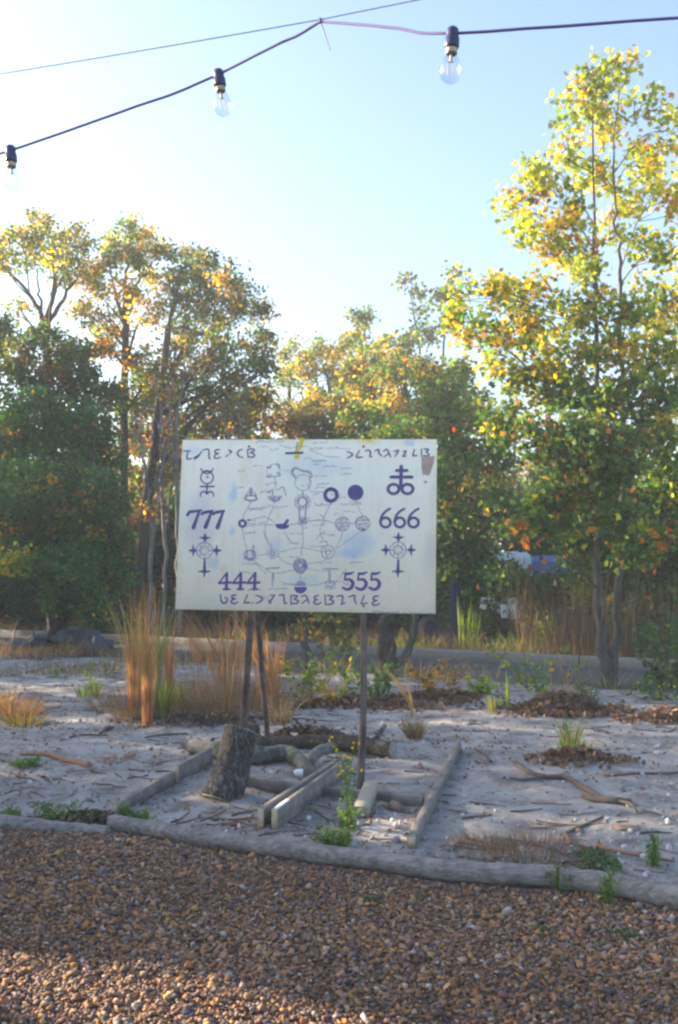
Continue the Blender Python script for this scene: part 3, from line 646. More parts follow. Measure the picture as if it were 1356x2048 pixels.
    for px_, py_ in ((498, 893), (497, 1040), (496, 1205), (727, 893), (727, 1060), (727, 1212)):
        a = Acc(); q = bl(px_, py_); tube(a, [(q[0], q[1], -.002), (q[0], q[1], .004), (q[0], q[1], .0055)], [.0085, .0085, .006], 10); o = paint('screw', a, scr)
    # poles
    def pole(pts, r, seed):
        a = Acc(); t = np.linspace(0, 1, 9)[:, None]; Q = np.vstack([(p * (1 - t) + q * t)[(0 if i == 0 else 1):] for i, (p, q) in enumerate(zip(pts[:-1], pts[1:]))])
        Q[:, 0] += .004 * np.sin(np.linspace(0, 9, len(Q)) + seed); tube(a, Q, r, 12, rough=.10, seed=seed)
        return obj('pole', a, M['pole'], root, smooth=True)
    rt = .0275
    def behind(px, py, d): 
        q = bl(px, py); return BC + BU * q[0] + BV * q[1] - BN * d
    g1 = G(486, 1545); g1[2] = -.02
    pole([g1, g1 * .5 + behind(497, 1215, .05) * .5 + np.array([-.006, 0, 0]), behind(497, 1215, .05), behind(510, 900, .05)], [.031, .028, .024], 3)
    g2 = G(721, 1590); g2[2] = -.02
    pole([g2, g2 * .5 + behind(727, 1222, .05) * .5 + np.array([.004, 0, 0]), behind(727, 1222, .05), behind(727, 900, .05)], [.026, .024, .020], 5)
    g3 = G(535, 1487); g3[2] = -.02
    e3 = behind(486, 1040, .10)
    b3 = pole([g3, g3 * .55 + e3 * .45 + np.array([.02, 0, .02]), e3], [.026, .022, .02], 7); b3['label'] = 'thin leaning prop behind the board'
    a = Acc()                                              # a cleat ties the poles to the board
    p, q = behind(420, 1060, .105), behind(800, 1060, .105)
    box(a, (p + q) / 2, (q - p) / 2, BV * .04, BN * .019, bev=.004); obj('rail', a, M['lumber'], root)
    return root
make_sign()

# ------------------------------------------------------------------ border logs, lumber, stump, fallen logs
def log(name, label, pix, r, mt, cat='log', group=None, lift=1.0, rough=.13, seed=1, ends=None, Ys=None):
    P = []
    for i, p in enumerate(pix):
        g = GZ(*p); rr = np.interp(i / (len(pix) - 1), np.linspace(0, 1, len(r)), r)
        g[1] += rr * .6; g[2] += rr * (2 * lift - 1) ; P.append(g)
    Q = catmull(P, 9)
    o = empty(name, tuple(P[0] * np.array([1, 1, 0])), label, cat, group)
    a = Acc(); tube(a, Q, r, 16, cap=False, rough=rough, seed=seed); obj('bark', a, mt, o, smooth=True)
    for e, k, s in ((0, 1, -1), (-1, -2, 1)):
        ce = Acc(); d = Q[e] - Q[k]; d /= np.linalg.norm(d); rr = (r[0] if e == 0 else r[-1])
        tube(ce, [Q[e] - d * .02, Q[e] + d * .004], rr * .97, 16, rough=rough * .8, seed=seed); obj('cut_end', ce, ends or M['grey_wood'], o)
    return o
BG = 'round timbers edging the gravel'
log('border_log', 'long grey round timber edging the gravel in front of the sign', BORD[5:12], [.046, .050, .053, .053], M['log_grey'], group=BG, seed=2)
log('border_log', 'thick grey border log at the right edge, meeting the long timber', [(1128, 1778), (1180, 1786), (1250, 1800), (1356, 1822), (1480, 1850), (1580, 1872)], [.052, .055, .053], M['log_grey'], group=BG, seed=4)
log('border_log', 'half buried grey border log at the left edge', [(-160, 1636), (-60, 1644), (0, 1650), (90, 1658), (160, 1664), (212, 1668)], [.05, .05, .046, .040], M['log_grey'], group=BG, lift=.62, seed=5)

def beam(label, a, b, th, ht, group='grey lumber laid out as a frame', lift=0.0, sun_len=None, yaw=0):
    a, b = np.array(a, float), np.array(b, float)
    L_ = np.linalg.norm(b[:2] - a[:2])
    o = bpy.data.objects.new('lumber_beam', None); C.objects.link(o)
    za, zb = float(hgt(a[0], a[1])) + lift, float(hgt(b[0], b[1])) + lift
    o.location = (*((a[:2] + b[:2]) / 2), (za + zb) / 2 - .008)
    o.rotation_euler = (math.atan2(zb - za, L_), 0, math.atan2(b[1] - a[1], b[0] - a[0]) - math.pi / 2)
    tag(o, label, 'lumber', group)
    ac = Acc(); box(ac, (0, 0, ht / 2), (0, L_ / 2, 0), (th / 2, 0, 0), (0, 0, ht / 2), bev=.004)
    c = bpy.data.objects.new('plank', ac.mesh('plank')); c.data.materials.append(M['lumber']); C.objects.link(c); c.parent = o
    for s in (-1, 1):
        ac = Acc(); box(ac, (0, s * (L_ / 2 + .001), ht / 2), (0, .002, 0), (th / 2 - .002, 0, 0), (0, 0, ht / 2 - .002))
        c = bpy.data.objects.new('sawn_end', ac.mesh('sawn_end')); c.data.materials.append(M['fresh_wood' if s < 0 else 'lumber']); C.objects.link(c); c.parent = o
    if sun_len:
        ac = Acc(); box(ac, (.004, -L_ / 2 + sun_len / 2, ht + .0008), (0, sun_len / 2, 0), (th / 2 - .006, 0, 0), (0, 0, .0015))  # sunlit stretch of the top edge put in as a pale patch
        c = bpy.data.objects.new('pale_patch', ac.mesh('pale_patch')); c.data.materials.append(M['white_paint']); C.objects.link(c); c.parent = o
    return o
g = lambda x, y: G(x, y)
beam('left grey board on edge, its near end at the long timber', g(230, 1634), g(362, 1562), .040, .09)
beam('short raised grey board continuing the left board to the mossy log', g(352, 1572), g(420, 1530), .042, .135)
beam('left board of the middle pair with a pale sawn end', g(521, 1668), g(668, 1556), .04, .125)
beam('right board of the middle pair with sunlight put in as a pale patch near its end', g(549, 1671), g(697, 1549), .04, .128, sun_len=.26)
beam('right grey board running from the timber away into the sand', g(823, 1707), g(917, 1505), .048, .075)
beam('low cross board from behind the stump to the middle pair', g(470, 1582), g(598, 1592), .04, .085)
beam('low cross board between the middle pair and the right board', g(640, 1594), g(846, 1615), .04, .075)

def make_stump():
    a = G(442, 1606); t = AT(488, 1462, 6.90)
    a[2] = .04
    o = empty('leaning_log_section', (a[0], a[1], 0), 'short thick barked log section leaning upright against the left sign pole', 'log')
    d = (t - a); d /= np.linalg.norm(d)
    Q = [a - d * .02] + [a + (t - a) * q for q in np.linspace(.02, 1, 22)]
    Q = np.array(Q); Q[:, 0] += .012 * np.sin(np.linspace(0, 5, len(Q)))
    ac = Acc(); tube(ac, Q, [.128, .132, .126, .120, .118, .118, .122, .126], 36, cap=False, rough=.07, seed=9); obj('bark', ac, M['stump_bark'], o, smooth=True)
    ac = Acc(); tube(ac, [Q[0], Q[0] - d * .006], .124, 36, rough=.06, seed=9); obj('cut_end', ac, M['fresh_wood'], o)
    ac = Acc(); tube(ac, [Q[-1], Q[-1] + d * .006], .120, 36, rough=.06, seed=9); obj('cut_end', ac, M['grey_wood'], o)
    for px, py, l in ((512, 1462, .05), (505, 1490, .04)):  # branch collars
        ac = Acc(); c = AT(px - 12, py, 6.9); tube(ac, [c, c + np.array([l * 1.2, -.02, .01])], [.05, .035], 10, rough=.2, seed=4); obj('knot', ac, M['stump_bark'], o, smooth=True)
    ac = Acc()                                              # a torn strip of bark with pale wood under it
    for k in range(3):
        c = AT(408 + 5 * k, 1585 - 4 * k, 6.40); leaves(ac, [c], .05, (.55, .47, .38), OVAL)
make_stump()
o = log('mossy_log', 'mossy grey crooked log lying behind the leaning log section', [(384, 1515), (430, 1524), (500, 1535), (545, 1532), (580, 1531), (606, 1548), (618, 1560)], [.062, .072, .070, .066, .058, .05], M['mossy_bark'], group='fallen logs under the sign', rough=.14, seed=12)
P = catmull([GZ(612, 1556, .04), GZ(630, 1540, .09), GZ(655, 1530, .11), GZ(668, 1526, .10)], 6); a = Acc(); tube(a, P, [.035, .045, .04], 10, rough=.15, seed=3); obj('branch', a, M['mossy_bark'], o, smooth=True)
o = log('fallen_log', 'long straight brown log lying behind the mossy log', [(488, 1508), (560, 1508), (640, 1512), (700, 1516), (786, 1526)], [.045, .055, .062, .072, .066], M['log_bark'], group='fallen logs under the sign', rough=.12, seed=14)
a = Acc(); P = catmull([GZ(730, 1516, .07), GZ(752, 1510, .10), GZ(770, 1504, .16)], 5); tube(a, P, [.035, .028, .02], 8, rough=.2, seed=6); obj('branch', a, M['log_bark'], o, smooth=True)
a = Acc(); c = GZ(588, 1506, .115); c[1] -= .02; leaves(a, [c], .16, (.60, .52, .42), OVAL, flat=.12); obj('bare_wood_scar', a, M['fresh_wood'], o)

def make_block():
    a, b = G(722, 1640), G(742, 1606); a[2] = .05; b[2] = .105
    ax = (b - a) / 2; yv = np.cross(ax, (0, 0, 1)); yv /= np.linalg.norm(yv); zv = np.cross(yv, ax); zv /= np.linalg.norm(zv)
    ac = Acc(); box(ac, (a + b) / 2, ax, yv * .048, zv * .035, bev=.008)
    o = obj('stone_block', ac, m_plain('tan_stone', (.30, .27, .21), .9, nscale=25, var=.3, bd=.006)); tag(o, 'tan stone block leaning at the foot of the right sign pole', 'block')
make_block()

def make_litter_items():
    c = GZ(597, 1560, .028); ac = Acc()
    P = [c + np.array([-.03, 0, 0]), c + np.array([-.01, 0, .006]), c + np.array([.03, .005, .004])]
    tube(ac, P, [.024, .030, .026], 12, rough=.25, seed=8); o = obj('paper_cup', ac, M['white_paint'], smooth=True); tag(o, 'crumpled white paper cup on the sand by the mossy log end', 'cup')
    c = GZ(626, 1556, .03); o = empty('food_wrapper', tuple(c * np.array([1, 1, 1]) - np.array([0, 0, .03])), 'crumpled red and yellow wrapper beside the white cup', 'wrapper')
    ac = Acc(); nx = 7
    V = np.array([[(i / 6 - .5) * .10, (j / 6 - .5) * .05, .014 * math.sin(i * 2.1 + j * 1.3)] for j in range(7) for i in range(7)]) + c
    idx = np.arange(49).reshape(7, 7); f = np.stack([idx[:-1, :-1], idx[:-1, 1:], idx[1:, 1:], idx[1:, :-1]], -1).reshape(-1, 4)
    ac.add(V, f); ac.add(V[::1] - np.array([0, 0, .006]), f[:, ::-1]); obj('red_sheet', ac, m_plain('red_foil', (.45, .03, .06), .35, nscale=30), o)
    ac = Acc(); ac.add(V * [1, 1, 1] + np.array([.045, -.005, .014]), f[::2]); obj('yellow_corner', ac, m_plain('yellow_foil', (.75, .45, .03), .35, nscale=30), o)
make_litter_items()

# ------------------------------------------------------------------ string lights
def make_lights():
    glass, N, L, b = mat('clear_glass')
    b.inputs['Roughness'].default_value = 0.02; b.inputs['Base Color'].default_value = (.96, .98, .97, 1); b.inputs['Specular IOR Level'].default_value = .5
    tr = N.new('ShaderNodeBsdfTransparent'); tr.inputs[0].default_value = (.91, .935, .93, 1)
    gl = N.new('ShaderNodeBsdfGlossy'); gl.inputs['Roughness'].default_value = .11
    fr = N.new('ShaderNodeLayerWeight'); fr.inputs[0].default_value = .25
    x = N.new('ShaderNodeMixShader'); L.new(ramp(N, L, fr.outputs['Facing'], [(0, (.08, .08, .08)), (.7, (.18, .18, .18)), (1, (.75, .75, .75))]).outputs[0], x.inputs[0]); L.new(tr.outputs[0], x.inputs[1]); L.new(gl.outputs[0], x.inputs[2]); L.new(x.outputs[0], N['Material Output'].inputs[0])
    sock = m_plain('socket_rubber', (.045, .05, .12), .35); brass = m_plain('bulb_collar', (.42, .34, .22), .35, .6); cord = m_plain('cord_rubber', (.14, .115, .32), .5, var=.1)  # cord: violet bleed of the bright sky put into its base colour
    fil = m_plain('filament_mount', (.75, .52, .40), .5, var=.1)
    tops = [(21, 300, 2.6), (437, 148, 2.5), (905, 66, 2.1)]
    lab = ['clear bulb in a black socket hanging at the left edge', 'clear bulb hanging from the middle of the sloping cord', 'clear bulb hanging highest, right of the cord tie']
    for (px, py, Y), lb, tilt in zip(tops, lab, ((.012, -.01), (.022, 0), (-.01, 0))):
        c = AT(px, py, Y); o = empty('light_bulb', tuple(c), lb, 'light bulb', 'bulbs on the string lights')
        dn = np.array([tilt[0], tilt[1], -1.0]) if False else np.array([tilt[0] * 6, tilt[1], -1.0]); dn /= np.linalg.norm(dn)
        def lathe(name, prof, mt, sides=20):
            a = Acc(); tube(a, [c + dn * q[0] for q in prof], [1], sides, cap=False)
            # profile radii per ring
            V = a.v[0].reshape(len(prof), sides, 3); ctr = np.array([c + dn * q[0] for q in prof])[:, None]
            a.v[0] = (ctr + (V - ctr) / np.linalg.norm(V - ctr, axis=2)[:, :, None] * np.array([q[1] for q in prof])[:, None, None]).reshape(-1, 3)
            return obj(name, a, mt, o, smooth=True)
        lathe('socket', [(-.0125, .0005), (-.012, .009), (-.008, .013), (.004, .014), (.010, .013), (.012, .016), (.030, .0165), (.034, .015), (.036, .012)], sock)
        lathe('collar', [(.034, .0125), (.038, .0135), (.041, .0125), (.044, .0135), (.047, .0125), (.049, .010)], brass)
        lathe('glass_bulb', [(.046, .0115), (.052, .0135), (.060, .0185), (.070, .0225), (.082, .0245), (.094, .0235), (.104, .019), (.110, .012), (.1135, .0005)], glass)
        a = Acc(); u = np.array([1., 0, 0])
        tube(a, [c + dn * .046, c + dn * .066], [.004, .003], 8)
        for s in (-1, 1): tube(a, [c + dn * .062 + u * .003 * s, c + dn * .070 + u * .007 * s, c + dn * .094 + u * .005 * s], .0011, 5)
        obj('filament', a, fil, o)
    # the cord, with its tie to the thin support wire; both run on to poles outside the picture
    PL, PR = AT(-560, 420, 3.6), AT(1900, -10, 1.9)
    tie = AT(641, 43, 2.32)
    def sag(a, b, s, n=14, wob=0.0):
        t = np.linspace(0, 1, n)[:, None]; q = a * (1 - t) + b * t; q[:, 2] -= (s * 4 * t * (1 - t))[:, 0]
        if wob: q[1:-1, 2] += wob * vn(t[1:-1, 0] * 5, t[1:-1, 0] * 0, 77)
        return q
    A = [AT(*q) for q in tops]
    cen = [q + np.array([0, 0, -.001]) for q in A]
    pts = np.vstack([sag(PL, cen[0], .03), sag(cen[0], cen[1], .008, wob=.004)[1:], sag(cen[1], tie, .004, wob=.004)[1:], sag(tie, cen[2], .003, wob=.005)[1:], sag(cen[2], PR, .012, wob=.01)[1:]])
    ac = Acc(); tube(ac, pts, .0034, 8); o = obj('electric_cable', ac, cord, smooth=True); tag(o, 'light cord with purple sky bleed in its colour, strung across the sky through the sockets', 'cord')
    W0, W1 = AT(-560, 240, 3.6), AT(1900, -250, 1.9)
    wt = AT(641, 39, 2.325); wl = AT(0, 148, 2.75); wr = AT(834, 0, 2.2)
    ac = Acc(); tube(ac, np.vstack([sag(W0, wl, .004), sag(wl, wt, .002)[1:], sag(wt, wr, 0)[1:], sag(wr, W1, 0)[1:]]), .0014, 6); o = obj('support_wire', ac, m_plain('wire', (.20, .20, .30), .5, .3)); tag(o, 'thin grey support wire slanting across the top of the sky', 'wire')
    ac = Acc(); ring_ = [tie + np.array([.004 * math.cos(q) * .6, .005 * math.cos(q), .0065 * math.sin(q) + .002]) for q in np.linspace(0, 2 * math.pi, 12)]
    tube(ac, ring_, .0016, 6); tube(ac, [tie, tie + np.array([.010, 0, -.03]), tie + np.array([.024, 0, -.072])], [.0018, .0012], 6)
    o = obj('cable_tie', ac, cord); tag(o, 'cable tie with a dangling tail joining cord and wire', 'tie')
    for q, w, lb in ((PL, W0, 'wooden light pole outside the left edge'), (PR, W1, 'wooden light pole outside the right edge')):
        ac = Acc(); x, y = (q[0] + w[0]) / 2, max(q[1], w[1]) + .05
        tube(ac, [(x, y, -.1), (x, y, max(q[2], w[2]) + .15)], [.06, .05], 12, rough=.05); o = obj('light_pole', ac, M['pole'], smooth=True); tag(o, lb, 'pole', 'poles holding the string lights')
make_lights()

# ------------------------------------------------------------------ trees
GREEN = ((.065, .155, .050)); DGREEN = (.045, .11, .050); LGREEN = (.14, .22, .04); YGREEN = (.30, .38, .045); YEL_ = (.66, .50, .05); GOLD = (.58, .34, .045); ORANGE = (.46, .18, .035); RED = (.26, .05, .045); BROWN = (.20, .11, .05); PURP = (.14, .06, .07); OLIVE = (.13, .145, .045)
def tree(name, label, base, stems, blobs, leaf=.11, shape=OVAL, k=.12, clump=.22, bark='bark_dark', cat='tree', group=None, twigs=True, sides=8, seed=1, shellbias=.5, droop=0.0, limb_r=.45, thin=.8):
    r = np.random.default_rng(seed)
    o = empty(name, tuple(base), label, cat, group)
    tr = Acc(); SP = []; SR = []
    for pts, rad in stems:
        Q = catmull(pts, 6); R = np.interp(np.linspace(0, 1, len(Q)), np.linspace(0, 1, len(rad)), rad)
        R = R * (1.0 if name != 'oak_tree' else .75); Q[1:-1] += r.normal(0, .02, (len(Q) - 2, 3)) * np.array([1, 1, .2])
        R = R * thin; tube(tr, Q, list(R), sides + 2, rough=.10, seed=seed + 3); SP.append(Q); SR.append(R)
    SPa = np.concatenate(SP); SRa = np.concatenate(SR)
    cr = Acc()
    for bl_ in blobs:
        c, rad, dens, pal = np.asarray(bl_[0], float), np.asarray(bl_[1], float), bl_[2], bl_[3]
        hd = np.linalg.norm((SPa - c)[:, :2], axis=1); dz = c[2] - SPa[:, 2]
        cost = np.abs(dz - .8 * hd) + .55 * hd + np.where(dz < 0, 3, 0)
        i = int(np.argmin(cost)); A = SPa[i]; r0 = max(.010, SRa[i] * limb_r); mid = A * .45 + c * .55 + r.normal(0, .10, 3); mid[2] += (.12 - droop) * np.linalg.norm(c - A)
        Lm = catmull([A, mid, c], 7); tube(tr, Lm, [r0, r0 * .6, max(.006, r0 * .3)], 6, cap=False)
        ncl = max(4, int(dens * (rad[0] * rad[2]) / (clump * clump) * 2.7))
        d = r.normal(size=(ncl, 3)); d /= np.linalg.norm(d, axis=1)[:, None]
        rr = r.uniform(0, 1, ncl) ** (1 / 3 if shellbias < .6 else .22)
        K = c + d * rr[:, None] * rad
        for q in K:
            if twigs:
                s = Lm[min(len(Lm) - 1, int(r.uniform(.35, 1) * len(Lm)))]
                m_ = (s + q) / 2 + r.normal(0, .05, 3); tube(tr, catmull([s, m_, q], 3), [max(.006, r0 * .22), .004], 4, cap=False)
            nl = max(3, int(r.poisson(k * 75 * clump * clump / (leaf * leaf))))
            base_c = pick(pal, 1, r)[0]
            cols = np.where(r.uniform(size=(nl, 1)) < .6, base_c * (1 + r.uniform(-.25, .25, (nl, 1))), pick(pal, nl, r))
            P = q + r.normal(0, 1, (nl, 3)) * clump * np.array([.62, .62, .5])
            leaves(cr, P, leaf, cols, shape, r=r)
    obj('trunk', tr, M[bark], o, smooth=True); cw = obj('crown', cr, M['leaf'], o, kind='stuff')
    return o
def B(px, py, rx, ry, Y, dens, pal, depth=.9):
    s = Y / F; return (AT(px, py, Y), (rx * s, (rx + ry) / 2 * s * depth, ry * s), dens, pal)
def stem(pix, Y, base=None):
    P = [AT(x, y, Y) for x, y in pix]
    if base is not None: P[0] = np.array(base)
    P[0][2] = float(hgt(P[0][0], P[0][1])) - .05
    return P

# --- the sweetgum on the right
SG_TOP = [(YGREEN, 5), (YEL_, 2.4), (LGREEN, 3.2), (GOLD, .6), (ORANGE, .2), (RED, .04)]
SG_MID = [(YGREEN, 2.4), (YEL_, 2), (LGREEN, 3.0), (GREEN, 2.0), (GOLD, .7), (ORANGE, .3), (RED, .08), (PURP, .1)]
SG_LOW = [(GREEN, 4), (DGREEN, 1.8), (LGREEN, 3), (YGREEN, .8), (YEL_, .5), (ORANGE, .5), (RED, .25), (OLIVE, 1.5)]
def make_sweetgum():
    b = G(1213, 1372); Y = b[1]
    st = [(stem([(1213, 1385), (1206, 1290), (1196, 1180), (1196, 900), (1193, 700), (1190, 450), (1184, 130)], Y, b), [.14, .085, .062, .05, .04, .026, .008]),
          (stem([(1216, 1385), (1230, 1260), (1240, 1080), (1247, 850), (1243, 650), (1240, 500), (1226, 380), (1236, 140)], Y + .12, b + np.array([.02, .02, 0])), [.11, .065, .058, .05, .038, .028, .02, .007])]
    up = [(1182, 140, 28, 38), (1232, 158, 30, 40), (1158, 205, 36, 36), (1284, 205, 22, 28), (1212, 250, 46, 42), (1140, 290, 38, 34), (1060, 330, 24, 36), (1098, 375, 42, 34), (1200, 350, 42, 42), (1290, 320, 40, 50), (1018, 412, 22, 30), (1060, 455, 42, 32), (1150, 430, 46, 40), (1240, 440, 36, 42), (1340, 260, 24, 40), (1335, 400, 36, 46),
          (1100, 505, 54, 34), (1195, 525, 46, 44), (1300, 510, 42, 50)]
    mid = [(930, 578, 24, 32), (988, 572, 42, 36), (1058, 590, 54, 40), (1145, 612, 56, 44), (1250, 625, 56, 46), (1335, 620, 46, 56), (900, 635, 24, 24), (955, 655, 50, 36), (1035, 675, 62, 40), (1130, 705, 72, 44), (1225, 712, 66, 44), (1325, 715, 60, 54), (1000, 735, 40, 30)]
    low = [(1075, 775, 70, 42), (1175, 795, 84, 48), (1285, 800, 84, 54), (1010, 845, 56, 44), (1100, 880, 84, 54), (1200, 900, 92, 56), (1310, 895, 84, 60), (1130, 985, 84, 56), (1240, 1000, 92, 58), (1340, 1000, 70, 66), (1285, 1085, 66, 44)]
    r = np.random.default_rng(5); low += [(1180, 1075, 70, 36), (1080, 1040, 60, 44)]; fr = [(1195, 950, 60, 40), (1232, 1040, 60, 40), (1150, 870, 60, 40), (1255, 930, 50, 40)]
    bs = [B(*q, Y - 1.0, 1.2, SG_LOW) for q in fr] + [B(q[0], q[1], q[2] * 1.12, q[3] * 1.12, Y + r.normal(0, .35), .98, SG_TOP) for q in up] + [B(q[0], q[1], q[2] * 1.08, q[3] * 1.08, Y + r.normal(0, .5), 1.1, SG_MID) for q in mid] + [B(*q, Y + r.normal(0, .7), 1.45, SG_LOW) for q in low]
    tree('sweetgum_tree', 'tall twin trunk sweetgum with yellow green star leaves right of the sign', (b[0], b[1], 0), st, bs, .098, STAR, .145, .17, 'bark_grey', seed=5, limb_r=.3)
make_sweetgum()
def make_right_neighbour():
    Y = 15.0; b = AT(1460, 1330, Y)
    st = [(stem([(1460, 1340), (1450, 1000), (1440, 600), (1435, 300)], Y), [.16, .12, .08, .02])]
    bs = [B(1345, 240, 20, 30, Y, .9, SG_MID), B(1420, 330, 60, 70, Y, .9, SG_MID), B(1350, 600, 34, 40, Y, 1, [(PURP, 2), (GREEN, 2), (ORANGE, 1), (RED, 1), (OLIVE, 1)]), B(1420, 520, 70, 70, Y, 1, SG_MID), B(1400, 700, 80, 60, Y, 1, SG_MID), B(1390, 850, 90, 70, Y, 1, SG_LOW), B(1380, 980, 70, 60, Y, 1, SG_LOW)]
    tree('sweetgum_tree', 'leafy tree leaning in from the right edge of the photo', (b[0], b[1], 0), st, bs, .115, STAR, .13, .18, 'bark_grey', seed=6)
make_right_neighbour()

# --- oaks on the left
OAK_T = [(OLIVE, 3), (LGREEN, 3.4), (GOLD, .8), (YEL_, 1.4), (GREEN, 2.6), (BROWN, .3)]
OAK_G = [(GOLD, 2.2), (YEL_, 2), (ORANGE, .3), (OLIVE, 3.4), (LGREEN, 2.6)]
OAK_D = [(DGREEN, 2.4), (GREEN, 2.6), (OLIVE, 3), (GOLD, .6), (YEL_, .4), (BROWN, .8), (ORANGE, .1)]
def make_oaks():
    r = np.random.default_rng(8)
    Y = 25.0
    st = [(stem([(92, 1270), (95, 1000), (92, 720), (88, 640)], Y), [.26, .2, .17, .15]), ([AT(88, 650, Y), AT(60, 590, Y), AT(10, 540, Y), AT(-40, 520, Y + .5)], [.12, .08, .05, .02]), ([AT(90, 650, Y), AT(108, 580, Y + .3), AT(106, 520, Y), AT(90, 450, Y)], [.12, .09, .06, .02]), ([AT(92, 655, Y), AT(125, 600, Y - .3), AT(160, 545, Y), AT(178, 480, Y)], [.11, .08, .05, .02]), ([AT(88, 648, Y), AT(80, 590, Y), AT(75, 540, Y)], [.08, .05, .03])]
    pts = [(80, 455, 46, 30), (150, 475, 36, 28), (20, 478, 34, 24), (60, 510, 44, 30), (120, 520, 46, 28), (170, 540, 30, 24), (10, 520, 40, 22), (-40, 500, 50, 40), (110, 470, 30, 22), (40, 620, 24, 16), (140, 560, 30, 18)]
    tree('oak_tree', 'leftmost tall oak with bare forked limbs showing against the sky', (AT(92, 1270, Y)[0], Y, 0), st, [B(*q, Y + r.normal(0, .9), 1.0, OAK_T) for q in pts], .10, RHOMB, .165, .22, 'bark_dark', group='oaks behind the clearing', seed=8)
    Y = 24.0
    st = [(stem([(246, 1270), (247, 1000), (250, 760), (252, 650), (250, 560)], Y), [.24, .19, .16, .13, .07]), ([AT(251, 660, Y), AT(232, 590, Y), AT(214, 520, Y)], [.09, .06, .02]), ([AT(252, 640, Y), AT(275, 570, Y), AT(300, 540, Y)], [.09, .06, .02]), ([AT(250, 565, Y), AT(258, 500, Y), AT(262, 450, Y)], [.07, .04, .015])]
    pts = [(265, 455, 34, 26), (230, 490, 36, 24), (300, 480, 34, 24), (262, 510, 40, 30), (325, 500, 24, 26), (215, 540, 36, 26), (300, 545, 36, 26), (190, 580, 34, 30), (250, 590, 36, 30), (170, 630, 40, 26), (225, 650, 40, 30), (295, 620, 36, 34), (200, 700, 40, 30), (270, 710, 36, 30), (300, 770, 40, 40), (240, 800, 40, 40)]
    tree('oak_tree', 'golden leaved oak in the middle of the left tree group', (AT(246, 1270, Y)[0], Y, 0), st, [B(*q, Y + r.normal(0, .8), 1.0, OAK_G if 530 < q[1] < 720 else OAK_T) for q in pts], .10, RHOMB, .165, .22, 'bark_dark', group='oaks behind the clearing', seed=9)
    Y = 23.0
    st = [(stem([(268, 1275), (290, 1050), (318, 820), (330, 700), (345, 620)], Y), [.26, .21, .17, .13, .08]), ([AT(322, 790, Y), AT(372, 690, Y), AT(420, 660, Y), AT(470, 640, Y)], [.11, .08, .05, .02]), ([AT(331, 700, Y), AT(350, 610, Y), AT(385, 590, Y)], [.09, .06, .03]), ([AT(345, 620, Y), AT(360, 560, Y), AT(370, 520, Y)], [.07, .05, .02]), ([AT(318, 830, Y), AT(400, 790, Y), AT(470, 780, Y)], [.10, .06, .02])]
    pts = [(370, 515, 34, 24), (410, 520, 36, 26), (350, 560, 38, 30), (410, 570, 44, 34), (455, 560, 30, 30), (480, 590, 36, 32), (370, 610, 40, 30), (430, 620, 44, 34), (500, 625, 36, 36), (525, 660, 22, 30), (390, 660, 40, 30), (450, 680, 46, 34), (505, 700, 34, 34), (350, 690, 34, 34), (410, 730, 46, 32), (470, 745, 44, 34), (520, 750, 26, 34), (370, 770, 40, 36), (430, 800, 46, 34), (490, 800, 40, 30), (540, 790, 24, 26)]
    tree('oak_tree', 'broad dark crowned oak whose limbs spread right over the sign', (AT(268, 1275, Y)[0], Y, 0), st, [B(*q, Y + r.normal(0, .9), 1.08, OAK_D) for q in pts], .10, RHOMB, .165, .22, 'bark_dark', group='oaks behind the clearing', seed=10)
    # dark tree cut by the left edge
    Y = 22.0
    tree('oak_tree', 'dark blue green tree cut off by the left edge', (AT(-60, 1280, Y)[0], Y, 0), [(stem([(-60, 1290), (-50, 900), (-30, 700)], Y), [.2, .15, .06])], [B(*q, Y, 1.1, [(DGREEN, 4), (GREEN, 2), (OLIVE, 1), (GOLD, .4)]) for q in ((0, 660, 40, 34), (-30, 730, 60, 50), (20, 720, 34, 40), (-60, 640, 50, 50), (15, 860, 40, 40), (-40, 850, 60, 60))], .10, RHOMB, .165, .22, 'bark_dark', group='oaks behind the clearing', seed=11)
make_oaks()
def make_green_tree():
    Y = 19.0; r = np.random.default_rng(12)
    pal = [((.065, .18, .065), 4.5), ((.05, .135, .058), 3.5), (LGREEN, .8), (ORANGE, .25), (GOLD, .25), (RED, .1)]; up = [(DGREEN, 3), (OLIVE, 2), (ORANGE, .4), (RED, .3), (GREEN, 3), (PURP, .4)]
    st = [(stem([(104, 1262), (108, 1150), (110, 1000), (100, 800)], Y), [.14, .12, .09, .03]), (stem([(112, 1262), (150, 1130), (175, 980), (190, 860)], Y + .2), [.09, .08, .05, .02])]
    pts = [(70, 830, 60, 50), (150, 850, 66, 50), (20, 890, 60, 56), (100, 910, 80, 56), (190, 910, 56, 56), (50, 980, 80, 56), (140, 990, 84, 56), (215, 985, 40, 56), (20, 1060, 60, 46), (90, 1075, 80, 50), (170, 1080, 70, 50), (225, 1060, 36, 50), (130, 1140, 70, 40), (190, 1150, 50, 44), (150, 1200, 56, 36), (-40, 960, 60, 80), (245, 1120, 30, 40)]
    bs = [B(*q, Y + r.normal(0, .5), 1.5, pal) for q in pts] + [B(*q, Y + 1.2, 1.1, up) for q in ((90, 690, 60, 40), (160, 720, 60, 40), (40, 760, 56, 40), (120, 770, 66, 40), (190, 790, 50, 40))]
    bs += [B(20, 1110, 30, 18, Y - 1.0, 1.0, [(YGREEN, 3), (LGREEN, 2), (YEL_, 1)]), B(55, 1130, 26, 14, Y - 1.0, 1.0, [(YGREEN, 3), (LGREEN, 2), (YEL_, 1)])]
    tree('round_green_tree', 'dense low dark green tree flecked with orange at the left', (AT(104, 1262, Y)[0], Y, 0), st, bs, .095, RHOMB, .23, .20, 'bark_dark', seed=12, shellbias=.7)
make_green_tree()
